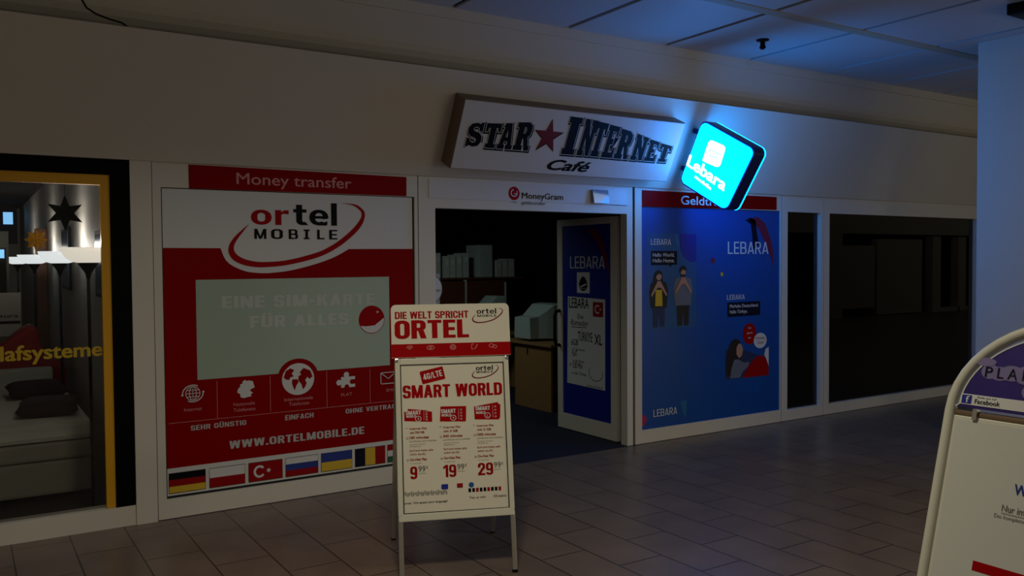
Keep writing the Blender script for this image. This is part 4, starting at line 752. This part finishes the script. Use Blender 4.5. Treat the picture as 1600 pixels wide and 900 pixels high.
for y, x, lb in ((2.4, .72, 'second of the black uplighter lamps counted from the window'), (5.2, .70, 'third of the black uplighter lamps, beside the wooden post'), (8.2, .68, 'farthest of the black uplighter lamps, leftmost in the row')):
    c = copy_tree(lm); c.location = (x, y, 0)
    for ch in c.children:
        if ch.name.startswith('lamp_shade'): ch.data = ch.data.copy(); ch.data.materials[0] = M['shadecool']; c['label'] = lb; lamps.append((c, Vector((x, y, 0))))
for o, p in lamps:
    l = bpy.data.lights.new('lamp_glow', 'POINT'); l.energy = 5.0; l.color = (1.0, .93, .82); l.shadow_soft_size = .03
    lo = bpy.data.objects.new('lamp_glow', l); COL.objects.link(lo); lo.location = p + Vector((0, 0, 1.86))
# stars hanging behind the glass
SP = Plane((0, .16, 0), (1, 0, 0), (0, 0, 1))
def hstar(x, z, r, ri, P, m, label, n=6):
    o = MB(); k = star(x, z, r, ri, n, 90); nn = len(k); o._add([P(a, b_, 0) for a, b_ in k] + [P(x, z, .025), P(x, z, -.025)], [(i, (i + 1) % nn, nn) for i in range(nn)] + [((i + 1) % nn, i, nn + 1) for i in range(nn)])
    q = o.build('hanging_star', M[m]); tag(q, label, 'star', 'stars hung in the bed shop'); t_ = MB().tube([P(x, z + r, 0), P(x, 2.72, 0)], .0012, 5); t_.build('string', M['plastic'], q)
hstar(.564, 2.029, .115, .052, SP, 'matteblack', 'black six-pointed paper star hanging behind the shop glass'); hstar(.486, 1.892, .085, .052, Plane((0, 1.5, 0), (1, 0, 0), (0, 0, 1)), 'gstar', 'small gold paper star hanging above the lamps', 8)
# framed mirrors on the side wall
for (y0, y1, z0, z1, lb) in ((3.35, 4.05, 1.45, 2.06, 'bluish framed wall mirror between the first and second lamps'), (1.0, 1.42, 1.45, 1.96, 'narrow dark framed mirror on the wall by the yellow border')):
    q = MB(); q.box(.880, .905, y0, y1, z0, z1); o = q.build('wall_mirror', M['plastic'], bevel=.004); tag(o, lb, 'mirror', 'mirrors on the side wall'); MB().box(.876, .881, y0 + .05, y1 - .05, z0 + .03, z1 - .03).build('mirror_glass', M['mirror'], o)
tag(MB().box(.78, .90, 6.1, 6.35, 0, 2.15).build('wooden_post', mat('oak_post', (104, 58, 24), .5, noise=.15, scale=10), bevel=.006), 'brown wooden post standing along the shop wall', 'post')
# partition, back windows, sign and red sofa far inside
pt = MB().box(-1.2, .50, 6.4, 6.5, 0, 2.12); tag(pt.build('partition', M['wallgrey'], bevel=.006), 'grey green partition board deep in the bed shop', 'partition')
bw = tag(MB().box(-.6, .80, 10.6, 10.66, 2.05, 3.0).build('back_window', M['navy']), 'dark window frame with blue light deep in the shop', 'window')
for xa, xb, za, zb in ((.60, .74, 2.38, 2.58), (.10, .48, 2.36, 2.46)): MB().box(xa, xb, 10.58, 10.6, za, zb).build('pane', M['bluewin'], bw)
scn = empty('monitor', (.3, 5.6, 1.70), 'flat bright blue screen at the left edge behind the lamps', 'monitor'); MB().box(.12, .42, 5.55, 5.58, 1.78, 1.88).build('screen', M['bluewin'], scn); MB().box(.10, .44, 5.58, 5.62, 1.2, 1.90).build('housing', M['plastic'], scn); MB().box(.24, .30, 5.6, 5.64, 0, 1.2).build('stand', M['plastic'], scn)
sg = tag(MB().box(.02, .50, 4.02, 4.05, .98, 1.42).build('notice_board', M['linen'], bevel=.004), 'white lettered board standing deep in the bed shop', 'board')
q = MB(); SG = Plane((0, 4.02, 0), (1, 0, 0), (0, 0, 1)); text(q, 'atura', .27, .475, 1.17, .035, SG, .002, .02); q.rect(.10, .49, 1.105, 1.135, SG, .002); q.build('lettering', M['black'], sg)
sl = MB().box(.10, .16, 4.05, 4.09, 0, .98).build('stand', M['plastic'], sg)
sf = empty('sofa', (.45, 4.6, 0), 'red sofa behind the bed in the shop', 'sofa'); MB().prism([(-.3, .12), (.84, .12), (.84, .74), (.66, .80), (.60, 1.10), (.53, 1.13), (.28, .93), (-.3, .84)], Plane((0, 3.75, 0), (1, 0, 0), (0, 0, 1)), 0, .35).build('backrest', M['redcloth'], sf, bevel=.06); MB().box(-.3, .78, 3.75, 3.98, .12, .5).build('seat', M['redcloth'], sf, bevel=.05)
for x in (-.25, .72): MB().tube([(x, 3.6, 0), (x, 3.6, .14)], .025).build('leg', M['plastic'], sf)

# ================================================================== SMALL FITTINGS
sp = empty('sprinkler', (5.94, -.83, ZC), 'small black sprinkler head on the passage ceiling', 'sprinkler'); MB().lathe([(0, 0), (.055, 0), (.055, -.008), (.02, -.014), (0, -.014)], (5.94, -.83, ZC), 20).build('plate', M['plastic'], sp, True); MB().lathe([(.02, -.012), (.022, -.05), (.03, -.07), (.012, -.085), (0, -.085)], (5.94, -.83, ZC), 16).build('head', M['plastic'], sp, True)
bxs = empty('ceiling_speaker', (7.03, -2.72, ZC), 'dark box fitting on the ceiling at the upper right corner', 'speaker'); MB().box(6.71, 7.35, -2.93, -2.51, ZC - .085, ZC).build('housing', M['plastic'], bxs, bevel=.012); MB().box(6.75, 7.31, -2.89, -2.55, ZC - .089, ZC - .084).build('grille', M['blackgap'], bxs)
tag(MB().tube([(.55, -.37, 3.50), (.602, -.37, 3.30), (.652, -.372, 3.209), (.702, -.374, 3.179), (.771, -.376, 3.159), (.841, -.376, 3.147), (.92, -.37, 3.10), (.95, -.36, 3.05)], .006, 8).build('cable', M['plastic'], None, True), 'thin black cable looping down behind the fascia at upper left', 'cable')
